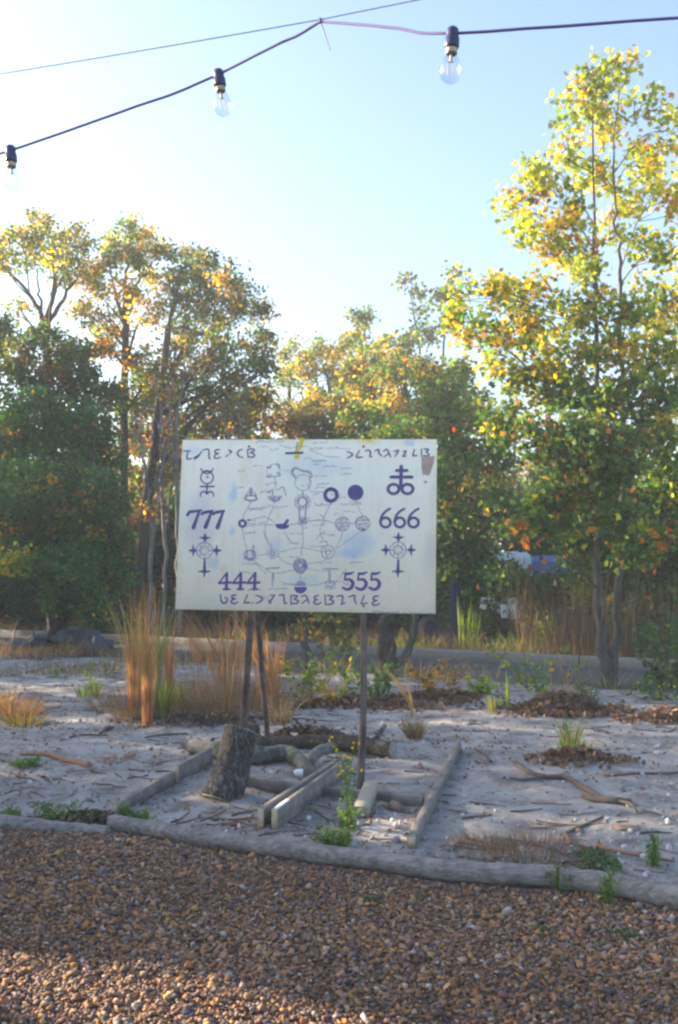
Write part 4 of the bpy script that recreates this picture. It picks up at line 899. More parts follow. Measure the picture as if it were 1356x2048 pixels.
def make_saplings():
    Y = 20.5; pal = [(OLIVE, 2), (BROWN, 2), (GREEN, 1), (GOLD, .6)]
    specs = [('pale stemmed sapling, leftmost of the bare ones by the sign edge', [(300, 1262), (303, 1130), (300, 1000), (285, 900), (268, 820)], [(303, 1100), (320, 960), (335, 860), (338, 760)]),
             ('pale straight sapling touching the sign left edge', [(358, 1262), (356, 1100), (352, 900), (362, 780), (385, 700)], [(355, 1000), (345, 880), (342, 740)]),
             ('thin pale sapling between the two forked saplings', [(325, 1262), (330, 1080), (322, 920), (318, 800), (310, 720)], [(328, 1060), (345, 960), (352, 820)]),
             ('thin bare sapling just right of the dark oak limbs', [(470, 1262), (468, 1000), (480, 860), (478, 780)], [(470, 960), (455, 870), (450, 800)])]
    for i, (lb, a, b_) in enumerate(specs):
        Yi = Y + i * .35; st = [(stem(a, Yi), [.055, .05, .04, .03, .012]), ([AT(*q, Yi) for q in b_], [.035, .025, .01])]
        for t in range(7):
            f = .35 + .09 * t; q = np.array(a); x = np.interp(f, np.linspace(0, 1, len(a)), q[:, 0]); y = np.interp(f, np.linspace(0, 1, len(a)), q[:, 1]); s = (-1) ** t
            st.append(([AT(x, y, Yi), AT(x + s * 14, y - 40, Yi + .1), AT(x + s * 24, y - 100, Yi + .1)], [.014, .01, .004]))
        bs = [B(a[-1][0], a[-1][1] + 20, 24, 40, Yi, .3, pal), B(b_[-1][0], b_[-1][1] + 20, 22, 40, Yi, .3, pal), B(a[2][0] + 10, a[2][1], 30, 50, Yi, .18, pal)]
        tree('sapling', lb, (AT(*a[0], Yi)[0], Yi, 0), st, bs, .09, OVAL, .10, .2, 'bark_pale', group='bare saplings left of the sign', seed=20 + i)
make_saplings()
def make_far_trees():
    pal = [(YEL_, 1.4), (LGREEN, 3), (OLIVE, 2.5), (GOLD, 1.2), (GREEN, 1.6), (BROWN, .3)]; grn = [(GREEN, 3), (LGREEN, 2), (OLIVE, 2), (DGREEN, 1), (GOLD, .6), (PURP, .4)]; red = [(BROWN, 2.4), (PURP, 1.6), (OLIVE, 3), (DGREEN, 2.5), (RED, .2), (ORANGE, .2)]
    F_ = [('loose yellow tree just right of the dark oak', 34, (585, 1190), [(580, 700, 26, 24), (600, 735, 30, 26), (575, 760, 30, 26), (610, 780, 40, 26), (580, 830, 44, 34), (640, 700, 22, 20)], pal, .6),
          ('dark brown leaved tree filling behind the bare saplings', 28, (330, 1210), [(300, 800, 50, 40), (350, 830, 50, 40), (270, 870, 50, 44), (330, 900, 56, 46), (385, 880, 40, 44), (290, 960, 56, 50), (350, 980, 56, 50), (310, 1050, 60, 50), (370, 1070, 50, 50)], red, 1.0),
          ('yellow green tree above the left half of the sign', 33, (665, 1190), [(640, 715, 34, 28), (680, 700, 32, 24), (650, 755, 44, 34), (700, 745, 40, 34), (665, 800, 60, 40), (710, 810, 50, 40)], pal, .8),
          ('yellow green tree above the middle of the sign', 31, (742, 1190), [(715, 690, 30, 24), (745, 715, 36, 30), (720, 750, 44, 34), (770, 750, 44, 36), (745, 800, 60, 40), (780, 820, 50, 40)], pal, .95),
          ('green yellow tree above the right half of the sign', 30, (815, 1190), [(790, 685, 30, 22), (825, 710, 36, 30), (800, 750, 50, 36), (850, 760, 40, 36), (830, 810, 60, 44), (860, 850, 46, 40)], pal, .95),
          ('dark green tree left of the sweetgum and behind the sign corner', 22, (905, 1210), [(860, 740, 30, 26), (885, 770, 40, 32), (920, 760, 30, 30), (940, 800, 40, 36), (890, 820, 50, 36), (900, 870, 56, 40), (960, 860, 50, 44), (930, 930, 60, 50), (985, 930, 50, 50), (900, 990, 50, 50), (960, 1010, 60, 50), (1020, 1010, 50, 50)], grn, 1.15),
          ('brown red leaved understory tree above the sign left corner', 27, (480, 1210), [(430, 830, 50, 34), (480, 840, 50, 36), (530, 830, 44, 40), (450, 890, 60, 40), (520, 900, 56, 44), (400, 900, 50, 50), (440, 980, 60, 60)], red, .9),
          ('brown purple understory tree behind the sign middle', 28, (600, 1210), [(570, 840, 40, 30), (620, 850, 46, 30), (660, 860, 46, 34), (600, 900, 60, 44), (680, 900, 60, 44), (640, 960, 60, 60)], red, .9),
          ('green understory tree behind the right of the sign', 26, (760, 1210), [(720, 850, 46, 34), (770, 855, 46, 34), (820, 870, 46, 40), (740, 910, 60, 44), (820, 930, 60, 50), (760, 990, 70, 60), (840, 1010, 60, 60)], grn, 1.05)]
    r = np.random.default_rng(33)
    for i, (lb, Y, bs_, pts, pl, dn) in enumerate(F_):
        top = min(p[1] for p in pts); b = AT(bs_[0], bs_[1], Y)
        st = [(stem([bs_, (bs_[0] + 6, (bs_[1] + top) / 2 + 60), (bs_[0] - 4, top + 90), (pts[0][0], top + 15)], Y), [.18, .14, .09, .02])]
        tree('woodland_tree', lb, (b[0], b[1], 0), st, [B(*q, Y + r.normal(0, 1.0), dn, pl) for q in pts], .125, RHOMB, .22, .28, 'bark_dark', group='trees at the back of the clearing', seed=40 + i)
    for i, (lb, Y, x0, pts) in enumerate((('sparse slender tree rising highest above the sign right half', 36, 842, [(812, 565, 12, 18), (835, 590, 10, 20), (845, 630, 14, 26), (842, 670, 16, 24)]), ('sparse leaning slender tree nearest the sweetgum', 36, 885, [(905, 545, 8, 16), (898, 590, 12, 20), (880, 600, 10, 18), (885, 640, 16, 24), (875, 670, 18, 22)]), ('wispy bare treetop over the middle of the sign', 37, 725, [(712, 628, 12, 12), (738, 632, 12, 12), (725, 650, 14, 14)]))):
        top = min(p[1] for p in pts); b = AT(x0, 1180, Y)
        st = [(stem([(x0, 1180), (x0 + 4, 900), (x0, 740), ((x0 + pts[0][0]) / 2, (top + 680) / 2), (pts[0][0], top - 8)], Y), [.13, .10, .06, .03, .006])]
        tree('slender_tree', lb, (b[0], b[1], 0), st, [B(*q, Y, .55, [(OLIVE, 2), (LGREEN, 1), (GREEN, 2), (BROWN, 1)]) for q in pts], .15, OVAL, .10, .3, 'bark_dark', group='slender trees far behind the sign', seed=60 + i)
make_far_trees()
def make_bushes():
    r = np.random.default_rng(66)
    dk = [(DGREEN, 4), (OLIVE, 2), (BROWN, 1.5), (GREEN, 1.5), (PURP, .6)]; gr = [(GREEN, 3), (DGREEN, 3), (LGREEN, 1), (OLIVE, 1), (ORANGE, .2)]
    L_ = [('dark bush at the left edge behind the low grass', 24, -20, 1.6, 1.5, dk), ('dark bush behind the round green tree', 25, 60, 2.4, 1.6, dk), ('dark brown bush between the green tree and the oak trunks', 25.5, 200, 2.6, 1.5, dk), ('dark bush filling between the oak trunks', 26, 290, 3.0, 1.6, dk), ('dark bush behind the sign left edge', 26, 385, 3.2, 1.7, dk), ('dark bush behind the sign, left third', 26, 480, 2.6, 1.6, dk), ('dark bush behind the sign middle', 26, 590, 2.4, 1.6, dk), ('dark bush behind the sign, right third', 25, 700, 2.4, 1.6, dk), ('dark bush behind the sign right corner', 24, 800, 2.6, 1.6, dk), ('dark blue green bush right of the sign edge', 22.5, 890, 2.8, .75, gr),
          ('dark green bush left of the white tarpaulin', 21.5, 955, 1.15, .7, gr), ('dense dark bush behind the tarpaulin', 29, 1010, 3.8, 2.0, dk), ('dense dark bush behind the sweetgum trunk', 27, 1220, 3.4, 1.8, gr), ('dense green bush right of the sweetgum trunk', 20, 1300, 2.9, 1.5, gr), ('dense green bush at the right edge', 18.5, 1390, 3.0, 1.4, gr), ('low bush in front of the blue tarpaulin', 22, 1090, .9, .9, dk)]
    for i, (lb, Y, px, h, w, pl) in enumerate(L_):
        b = AT(px, 1200, Y); b[2] = float(hgt(b[0], b[1])); n = int(6 + 3 * h * w)
        bs = [(b + np.array([r.uniform(-1, 1) * w, r.uniform(-.6, .6) * w, h * q]), (.62, .62, .5), 1.0, pl) for q in r.uniform(.12, 1, n)]
        st = [([b - np.array([0, 0, .05]), b + np.array([t * .3, 0, h * .5]), b + np.array([t, .1, h * .95])], [.05, .035, .01]) for t in (-.6 * w, 0, .6 * w)]
        tree('woodland_bush', lb, tuple(b), st, bs, .15, RHOMB, .2, .30, 'bark_dark', cat='bush', group='bushes along the wood edge', seed=300 + i, twigs=False)
make_bushes()
def make_woodland():
    r = np.random.default_rng(70); cr = Acc(); n = 75000
    x = r.uniform(-30, 40, n); y = r.uniform(35, 46, n); top = 5.6 + 1.6 * vn(x * .35, y * .2, 71) + .8 * vn(x * 1.1, y * .3, 72)
    z = top * r.uniform(0, 1, n) ** .8 + hgt(x, y)
    kk = vn(x * .8, z * .8 + y * .3, 73) + .5 * vn(x * 2, z * 2, 74) > -.75
    x, y, z = x[kk], y[kk], z[kk]
    leaves(cr, np.stack([x, y, z], -1), .30, pick([(DGREEN, 3), (OLIVE, 3), (BROWN, 2), (GREEN, 2), (GOLD, .5), (PURP, .8)], len(x), r), RHOMB, r=r)
    obj('distant_woodland', cr, M['leaf'], kind='stuff')['label'] = 'far dark woodland filling the back of the clearing'
make_woodland()

# --- the tree line going on to the left, outside the picture, that shades the clearing
def make_shade_trees():
    r = np.random.default_rng(80)
    spots = [(-13.5, 22.5, 9.5), (-16.5, 20.5, 9.0), (-12.2, 18.2, 7.5), (-19.45, 15.91, 9.5), (-12.9, 15.6, 7.5), (-15.25, 12.9, 8.5), (-18.26, 6.45, 8.0), (-13.42, 14.88, 8.0), (-22.86, 8.43, 10), (-11.0, 24.5, 9.5)]
    for i, (x, y, h) in enumerate(spots):
        b = np.array([x, y, 0.0]); t = b + np.array([r.normal(0, .4), r.normal(0, .4), h * .92])
        bs = []
        for j in range(16):
            zz = r.uniform(.16, .95) * h; w = h * .24 * math.sin(min(1, zz / h + .12) * math.pi * .85 + .3); a = r.uniform(0, 6.28)
            q = r.uniform(.4, 1) * w; bs.append((b + np.array([math.cos(a) * q, math.sin(a) * q, zz]), (1.05, 1.05, .75), (.36 if i in (2, 3, 4, 5, 7) else .6), OAK_D))
        tree('shade_tree', ['tall tree in the row outside the left edge, nearest the oaks', 'second tree of the row outside the left edge', 'smaller tree outside the left edge, close to the clearing', 'tall tree outside the left edge, behind the smaller one', 'round tree outside the left edge, level with the far sand', 'broad tree outside the left edge, level with the sign', 'nearest tree of the row outside the left edge', 'tree outside the left edge between the round and the broad one', 'back row tree outside the left edge, farthest left', 'tree outside the left edge beside the dark blue green tree'][i], tuple(b), [([b - np.array([0, 0, .1]), b + np.array([.1, 0, h * .4]), t], [.2, .14, .03])], bs, .22, RHOMB, .16, .34, 'bark_dark', group='trees outside the left edge', seed=90 + i, twigs=False)
make_shade_trees()
def make_shade_bushes():  # invented bushes out of view, gapped to cut a sun strip on the gravel
    r = np.random.default_rng(110)
    for i, (x, y, h, w, lb) in enumerate(((-6.20, 7.18, 2.7, 1.3, 'unseen bush added to shape the sun strip, farthest of three'), (-7.23, 4.50, 2.6, 1.1, 'unseen bush added to shape the sun strip, middle of three'), (-7.74, 3.16, 2.4, 1.0, 'unseen bush added to shade the gravel, nearest the viewer'))):
        b = np.array([x, y, 0.0]); bs = [(b + np.array([r.normal(0, w * .25), r.normal(0, w * .25), z]), (w * .62, w * .62, .5), 2.2, OAK_D) for z in np.linspace(.3, h, 9)]
        tree('added_shade_bush', lb, tuple(b), [([b - np.array([0, 0, .05]), b + np.array([0, 0, h * .5]), b + np.array([.1, 0, h])], [.06, .04, .01])], bs, .20, RHOMB, .55, .2, 'bark_dark', cat='bush', group='unseen bushes added to shape the sunlight', seed=111 + i, twigs=False)
make_shade_bushes()

# ------------------------------------------------------------------ grasses, weeds, bushes
RUST = (.44, .215, .105); STRAW = (.46, .33, .18); DRYB = (.24, .15, .10); GRS = (.13, .22, .04); LIME = (.34, .42, .04)
def blades(acc, base, n, h, spread, pal, lean=.25, wid=.006, r=rng, droop=.25, lean_dir=None):
    base = np.asarray(base, float)
    a = r.uniform(0, 6.283, n); rd = spread * np.sqrt(r.uniform(0, 1, n)); H = h * r.uniform(.55, 1.08, n)
    P0 = base + np.stack([np.cos(a) * rd, np.sin(a) * rd, np.zeros(n)], -1); P0[:, 2] = hgt(P0[:, 0], P0[:, 1]) - .01
    dr = np.stack([np.cos(a), np.sin(a), np.zeros(n)], -1) * (lean * r.uniform(.1, 1.2, n))[:, None] + r.normal(0, min(.06, .015 + .12 * lean), (n, 3)) * np.array([1, 1, 0])
    if lean_dir is not None: dr = dr + np.asarray(lean_dir)
    t = np.array([0, .35, .7, 1.0]); w = np.array([.8, 1, .7, .12]) * wid
    th = r.uniform(0, math.pi, n); sd = np.stack([np.cos(th), np.sin(th), th * 0], -1)
    V = np.zeros((n, 4, 2, 3))
    for k in range(4):
        c = P0 + dr * (H * t[k] ** 1.5)[:, None]; c[:, 2] += H * t[k] * (1 - droop * t[k] * np.linalg.norm(dr, axis=1))
        V[:, k, 0] = c - sd * w[k]; V[:, k, 1] = c + sd * w[k]
    idx = np.arange(n * 8).reshape(n, 4, 2)
    f = np.stack([idx[:, :-1, 0], idx[:, :-1, 1], idx[:, 1:, 1], idx[:, 1:, 0]], -1).reshape(-1, 4)
    acc.add(V.reshape(-1, 3), f, np.repeat(pick(pal, n, r), 8, 0))
def grass(name, label, pix, sets, cat='grass', group=None, seed=1):
    b = GZ(*pix); r = np.random.default_rng(seed); acc = Acc()
    for (px, py, n, h, sp, pal, lean, wid, *ld) in sets: blades(acc, GZ(px, py), n, h, sp, pal, lean, wid, r, lean_dir=ld[0] if ld else None)
    o = empty(name, tuple(b), label, cat, group); obj('blades', acc, M['grass'], o, kind='stuff'); return o
RB = [(RUST, 4), (STRAW, 1.5), (DRYB, 1.5)]; ST = [(STRAW, 3), (DRYB, 2), (RUST, 1)]; DB = [((.19, .135, .105), 3), ((.26, .185, .14), 2), ((.13, .10, .09), 2), (RUST, .3)]; GG = [(GRS, 3), (LIME, 1.5), (STRAW, 1)]
PKB = [((.20, .14, .12), 3), ((.14, .10, .085), 2), ((.28, .19, .15), 1)]
GT = 'tall rust coloured grass clumps'
grass('tall_grass_clump', 'leftmost narrow rust orange grass column beside the clearing', (268, 1438), [(268, 1432, 45, 1.35, .05, RB, .07, .0042), (268, 1434, 40, .9, .06, RB, .12, .0042), (268, 1436, 200, .25, .22, DB, .9, .003)], group=GT, seed=1)
grass('tall_grass_clump', 'tall straw coloured grass column with green blades at its foot', (298, 1456), [(297, 1452, 45, 1.40, .04, [(STRAW, 3), (RUST, 3), (DRYB, 1)], .06, .0042), (297, 1452, 30, .8, .06, RB, .14, .0042), (320, 1432, 60, .45, .10, GG, .3, .006)], group=GT, seed=2)
grass('tall_grass_clump', 'short thin orange grass column right of the straw one', (338, 1418), [(338, 1415, 50, .85, .03, RB, .08, .0042), (335, 1420, 100, .3, .2, GG, .35, .005)], group=GT, seed=3)
grass('tall_grass_clump', 'spreading tall green grass behind the rust columns', (300, 1370), [(300, 1370, 70, 1.25, .14, [(GRS, 3), (LIME, 1), (STRAW, 1.2)], .30, .006), (270, 1360, 40, 1.5, .12, ST, .40, .004), (330, 1372, 50, 1.3, .1, ST, .3, .004)], group=GT, seed=4)
grass('dry_grass_mound', 'wide tangled brown grass mound in front of the tall clumps', (370, 1430), [(250, 1420, 260, .34, .40, DB, 1.6, .0024), (330, 1425, 480, .38, .5, DB, 1.6, .0024), (400, 1420, 700, .40, .65, DB, 1.7, .0024), (450, 1395, 620, .44, .65, DB, 1.6, .0024), (490, 1425, 420, .36, .5, DB, 1.6, .0024), (550, 1410, 280, .34, .5, DB, 1.6, .0024), (420, 1380, 40, .7, .5, ST, .6, .004)], group='low dry grass', seed=5)
grass('tall_grass_clump', 'fan of rust grass leaning left by the left pole', (430, 1370), [(440, 1365, 40, 1.10, .10, RB, .14, .005, (-.45, 0, 0)), (400, 1330, 40, .9, .1, RB, .14, .005, (-.4, 0, 0))], group=GT, seed=6)
grass('tall_grass_clump', 'tall orange grass fan just left of the left pole', (470, 1390), [(470, 1380, 45, 1.25, .16, RB, .25, .0042), (455, 1440, 30, .7, .03, ST, .06, .005), (452, 1375, 28, 1.35, .1, RB, .2, .0042)], group=GT, seed=7)
grass('tall_grass_clump', 'slanting orange grass between the left pole and its prop', (540, 1425), [(548, 1422, 50, 1.2, .07, RB, .10, .005, (-.30, 0, 0)), (535, 1415, 60, .9, .12, RB, .2, .005), (560, 1450, 110, .30, .12, ST, .6, .004)], group=GT, seed=8)
grass('dry_grass_tuft', 'small straw tuft right of the right sign pole', (828, 1486), [(828, 1486, 160, .24, .07, DB, .7, .003)], group='low dry grass', seed=9)
grass('arching_dry_stalk', 'long pale dry stalk arching over right of the right pole', (826, 1430), [(826, 1432, 14, .62, .015, [(STRAW, 3)], .04, .006, (-.50, 0, 0)), (826, 1430, 8, .45, .015, [(STRAW, 3)], .04, .006, (-.2, 0, 0))], seed=10)
grass('green_grass_tuft', 'bright green grass tuft on the sand left of the rust columns', (190, 1395), [(190, 1393, 26, .36, .05, [(LIME, 3), (GRS, 1)], .5, .010), (165, 1396, 30, .2, .07, GG, .5, .007)], group='green tufts', seed=11)
grass('dry_grass_mound', 'orange brown grass mound at the left edge', (30, 1440), [(20, 1430, 700, .24, .32, DB + RB, 1.5, .0026), (45, 1446, 160, .16, .18, [(GOLD, 2), (OLIVE, 2)], 1.2, .004), (-30, 1422, 400, .3, .35, RB, 1.3, .003)], group='low dry grass', seed=12)
grass('dry_grass_mound', 'low reddish grass strip beyond the sand at far left', (40, 1310), [(20, 1312, 300, .22, .7, RB, .8, .006), (70, 1318, 200, .16, .4, DB, .8, .006)], group='low dry grass', seed=13)
grass('dry_grass_mound', 'low purplish grass patch across the middle of the left sand', (160, 1345), [(130, 1342, 500, .12, 1.0, DB, .9, .006), (200, 1352, 300, .14, .7, [(DRYB, 2), (GRS, 2)], .9, .006)], group='low dry grass', seed=14)
grass('dry_grass_mound', 'fine pinkish brown grass against the timber at lower right', (1050, 1712), [(1010, 1712, 420, .11, .26, PKB, 1.4, .0016), (1080, 1716, 520, .13, .28, PKB, 1.4, .0016), (960, 1706, 200, .08, .2, PKB, 1.4, .0016)], group='low dry grass', seed=15)
grass('green_grass_tuft', 'yellow green tuft growing from a small leaf mound', (1140, 1500), [(1140, 1500, 46, .34, .07, [(LIME, 2), (GRS, 2), (STRAW, 1)], .45, .006), (1150, 1512, 60, .18, .12, GG, .5, .005)], group='green tufts', seed=16)
grass('green_grass_tuft', 'single upright yellow green shoot left of the big leaf pile', (1017, 1424), [(1017, 1424, 9, .42, .015, [(LIME, 3)], .08, .011), (1005, 1418, 7, .2, .02, [(LIME, 3)], .5, .010, (-.5, 0, 0)), (985, 1428, 24, .22, .05, GG, .3, .007)], group='green tufts', seed=17)
grass('green_grass_tuft', 'tall yellow green stems rising beyond the far kerb', (930, 1300), [(928, 1298, 14, 1.0, .10, [(LIME, 3), (GRS, 1)], .12, .011), (948, 1300, 12, .8, .10, [(LIME, 2), (GRS, 2)], .12, .011)], group='green tufts', seed=18)
VD = [((.17, .115, .075), 3), ((.11, .08, .06), 3), ((.24, .165, .10), 1)]
def verge():
    r = np.random.default_rng(130); acc = Acc()
    for i in range(260):
        s = r.uniform(-16, 14); d = abs(r.normal(0, 1.6)) + .15; p = KA[:2] + KD * s + KN * d
        tall = (p[0] > 3.4 and p[0] < 5.2 and r.uniform() < .75)
        blades(acc, (p[0], p[1], 0), 45 if tall else 34, r.uniform(.9, 1.7) if tall else r.uniform(.15, .5), .22 if tall else .35, VD if tall else (GG if r.uniform() < .35 else DB), .22 if tall else 1.0, .006, r)
    for i in range(120):                                    # thin scrub along the near edge of the road
        s_ = r.uniform(-12, 9); p = KA[:2] + KD * s_ + KN * (-ROAD_W + r.normal(-.1, .35)); blades(acc, (p[0], p[1], 0), 22, r.uniform(.12, .42), .25, [DB, ST, GG, VD][i % 4], 1.0, .004, r)
    obj('verge_grass', acc, M['grass'], kind='stuff')['label'] = 'dry brown and green grass along both edges of the road'
verge()

def mound(name, label, pix, rx, ry, h, n, pal, size=.05, group=None, seed=1, cat='leaf pile'):
    r = np.random.default_rng(seed); c = GZ(*pix); o = empty(name, tuple(c), label, cat, group)
    core = Acc(); m = 18
    ths = np.linspace(0, 6.283, m, endpoint=False); V = [c + np.array([0, 0, h * .8])]
    for k, q in enumerate((.35, .7, 1.0)):
        for t in ths: 
            z = h * .7 * (1 - q * q) * (1 + .3 * r.normal()); wq = .85 + .22 * math.sin(t * 3 + seed) + .12 * math.sin(t * 7 + seed * 2); V.append(c + np.array([math.cos(t) * rx * q * wq, math.sin(t) * ry * q * wq, z if q < 1 else -.02]))
    f3 = [[0, 1 + i, 1 + (i + 1) % m] for i in range(m)]; f4 = []
    for k in range(2): f4 += [[1 + k * m + i, 1 + (k + 1) * m + i, 1 + (k + 1) * m + (i + 1) % m, 1 + k * m + (i + 1) % m] for i in range(m)]
    core.add(V, f3, pal[0][0]); core.f.append(np.array(f4)); 
    obj('soil', core, M['twig'], o, smooth=True)
    a = r.uniform(0, 6.283, n); q = np.where(r.uniform(size=n) < .62, np.sqrt(r.uniform(0, 1.1, n)) * (1 + .22 * np.sin(a * 3 + seed) + .12 * np.sin(a * 7 + seed * 2)), 1 + np.abs(r.normal(0, .42, n)))
    P = c + np.stack([np.cos(a) * rx * q, np.sin(a) * ry * q, np.maximum(.010, h * (1 - q * q)) + r.uniform(-.006, .03, n) * np.clip(1.6 - q, .1, 1)], -1)
    ac = Acc(); leaves(ac, P, size, pick(pal, n, r), OVAL, r=r); obj('dry_leaves', ac, M['litter'], o, kind='stuff')
    return o
LP = [((.16, .095, .065), 3), ((.24, .14, .09), 3), ((.10, .07, .055), 3), ((.34, .22, .14), 1)]
LG = 'mounds of dead leaves'
mound('leaf_pile', 'big brown leaf pile at the foot of the sweetgum', (1125, 1425), .46, .30, .17, 1300, LP, .075, LG, 1)
mound('leaf_pile', 'small leaf mound around the yellow green tuft', (1150, 1522), .30, .20, .07, 520, LP, .05, LG, 2)
mound('leaf_pile', 'dark leaf mound cut by the right edge', (1345, 1445), .40, .20, .10, 500, LP, .06, LG, 3)
mound('leaf_pile', 'wide low leaf bed behind the right sign pole', (715, 1412), .62, .30, .09, 1300, LP, .07, LG, 4)
mound('leaf_pile', 'leaf bed between the arching stalk and the big leaf pile', (885, 1398), .55, .28, .08, 1000, LP, .07, LG, 5)
mound('leaf_pile', 'dark twiggy mound behind the long brown log', (615, 1486), .42, .18, .10, 700, [((.09, .06, .05), 3), ((.16, .10, .07), 2)], .05, LG, 6)
mound('leaf_pile', 'dark soil mound behind the leaning log section', (420, 1448), .60, .20, .07, 700, [((.09, .07, .06), 3), ((.18, .12, .09), 2)], .05, LG, 7)
mound('leaf_pile', 'dark weedy litter between the left border logs', (180, 1646), .22, .10, .06, 420, [((.08, .06, .05), 3), ((.16, .10, .08), 2), ((.05, .09, .03), 1)], .04, LG, 8)

def weed(name, label, pix, pieces, pal, leaf=.05, group=None, seed=1, stems=((0, 0),), h=.3, shape=LANCE, flowers=None, cat='weed', nleaf=60, spread=.05):
    r = np.random.default_rng(seed); b = GZ(*pix); o = empty(name, tuple(b), label, cat, group)
    sa, la, fa = Acc(), Acc(), Acc()
    for i in range(pieces):
        a = r.uniform(0, 6.283); tip = b + np.array([math.cos(a) * spread * r.uniform(.3, 1.3), math.sin(a) * spread * r.uniform(.3, 1.3), h * r.uniform(.55, 1.05)])
        root = b + np.array([r.normal(0, spread * .2), r.normal(0, spread * .2), -.01]); Q = catmull([root, (root + tip) / 2 + r.normal(0, spread * .15, 3), tip], 6)
        tube(sa, Q, [.0035, .002], 5, pal[0][0], cap=False)
        t = r.uniform(.1, 1, nleaf); P = np.array([Q[int(q * (len(Q) - 1))] for q in t]) + r.normal(0, leaf * .45, (nleaf, 3))
        P[:, 2] = np.maximum(P[:, 2], b[2] + .01)
        leaves(la, P, leaf, pick(pal, nleaf, r), shape, r=r)
        if flowers:
            for _ in range(flowers[0]):
                c = tip + r.normal(0, 1, 3) * np.array([.035, .035, .03]); tube(sa, [tip - (tip - root) * .12, c], [.0018, .0015], 4, pal[0][0], cap=False)
                leaves(fa, np.repeat(c[None], 6, 0), .020, (.80, .60, .02), OVAL, r=r)
    obj('stems', sa, M['grass'], o); obj('leaves', la, M['grass'], o, kind='stuff')
    if flowers: obj('flowers', fa, M['grass'], o, kind='stuff')
    return o
WG = [(GRS, 3), (GREEN, 3), (LGREEN, 2)]
weed('flowering_weed', 'tall weed with small yellow flowers before the right sign pole', (700, 1662), 7, WG, .045, None, 1, h=.50, flowers=(3,), nleaf=13, spread=.075, cat='flower')
weed('green_weed', 'bushy green leaves at the foot of the flowering weed', (690, 1655), 6, WG, .045, 'low green weeds', 2, h=.13, nleaf=18, spread=.06)
weed('green_weed', 'low bright green weed touching the long timber', (668, 1697), 14, [(GRS, 3), (LGREEN, 2)], .042, 'low green weeds', 3, h=.085, nleaf=30, spread=.11)
weed('green_weed', 'upright green spike on the lit sand at lower right', (1306, 1735), 3, WG, .035, 'low green weeds', 4, h=.25, nleaf=60, spread=.02)
weed('green_weed', 'green sprig creeping over the joint of the right logs', (1125, 1775), 8, WG, .035, 'low green weeds', 5, h=.13, nleaf=24, spread=.09)
weed('green_weed', 'green sprig hanging in front of the thick right log', (1218, 1806), 4, WG, .035, 'low green weeds', 6, h=.20, nleaf=28, spread=.04)
weed('green_weed', 'dark green weed patch behind the thick right log', (1195, 1742), 14, [(GREEN, 3), (DGREEN, 2), (DRYB, 1)], .035, 'low green weeds', 7, h=.08, nleaf=26, spread=.17)
weed('green_weed', 'dark green weed by the half buried left log', (120, 1640), 12, WG, .045, 'low green weeds', 8, h=.11, nleaf=24, spread=.14)
weed('green_weed', 'green weed at the near end of the left board', (272, 1638), 10, WG, .04, 'low green weeds', 9, h=.06, nleaf=20, spread=.13)
weed('green_weed', 'green weed patch beside the reddish branch', (55, 1540), 10, WG, .05, 'low green weeds', 10, h=.05, nleaf=20, spread=.16)
weed('green_weed', 'green weed left of the half buried log end', (10, 1640), 8, WG, .04, 'low green weeds', 11, h=.07, nleaf=20, spread=.1)
weed('gravel_weed', 'flat weed on the gravel at lower right', (1240, 1868), 7, [(DGREEN, 3), (GREEN, 2)], .03, 'weeds in the gravel', 12, h=.03, nleaf=14, spread=.06)
weed('gravel_weed', 'tiny weed on the gravel below the timber middle', (745, 1808), 6, [(DGREEN, 3), (GREEN, 2)], .025, 'weeds in the gravel', 13, h=.03, nleaf=12, spread=.04)
weed('gravel_weed', 'faint weed on the gravel between the other two', (1090, 1858), 6, [(DGREEN, 3), (GREEN, 2)], .022, 'weeds in the gravel', 14, h=.025, nleaf=12, spread=.05)
YB = [(YGREEN, .8), (LGREEN, 2.5), (GOLD, .7), (GREEN, 3), (OLIVE, 2)]
weed('leafy_shrub', 'yellow green shrub growing in the leaf bed behind the right pole', (690, 1405), 9, YB, .06, 'low shrubs behind the sign', 21, h=.7, nleaf=18, spread=.6, shape=OVAL, cat='shrub')
weed('leafy_shrub', 'thin yellowish shrub left of the leaf bed', (610, 1400), 8, YB, .06, 'low shrubs behind the sign', 22, h=.6, nleaf=22, spread=.35, shape=OVAL, cat='shrub')
weed('leafy_shrub', 'yellow flecked shrub beside the sweetgum trunk', (1075, 1395), 11, YB, .065, 'low shrubs behind the sign', 23, h=.7, nleaf=16, spread=.55, shape=OVAL, cat='shrub')
weed('leafy_shrub', 'green shrub on the verge right of the kerb grass', (1080, 1300), 14, WG + [(LIME, 1)], .10, 'low shrubs behind the sign', 24, h=.8, nleaf=26, spread=.4, shape=OVAL, cat='shrub')
weed('leafy_shrub', 'green shrub hanging in at the right edge', (1330, 1375), 26, [(GREEN, 3), (DGREEN, 3), (LGREEN, .6)], .085, 'low shrubs behind the sign', 25, h=1.1, nleaf=30, spread=.65, shape=STAR, cat='shrub')
weed('leafy_shrub', 'dark shrub right of the black post', (955, 1285), 12, [(DGREEN, 3), (OLIVE, 2), (GOLD, .6)], .08, 'low shrubs behind the sign', 26, h=.6, nleaf=30, spread=.4, shape=OVAL, cat='shrub')
weed('leafy_shrub', 'green bush under the sign between the small trunk and charred stump', (690, 1330), 12, [(OLIVE, 3), (LGREEN, 1), (GREEN, 2), (GOLD, .6)], .075, 'low shrubs behind the sign', 27, h=1.5, nleaf=30, spread=.75, shape=OVAL, cat='shrub')
weed('leafy_shrub', 'dark bush under the left green tree', (200, 1275), 18, [(DGREEN, 3), (GREEN, 2), (OLIVE, 1), (BROWN, 1)], .10, 'low shrubs behind the sign', 28, h=1.0, nleaf=40, spread=1.0, shape=OVAL, cat='shrub')
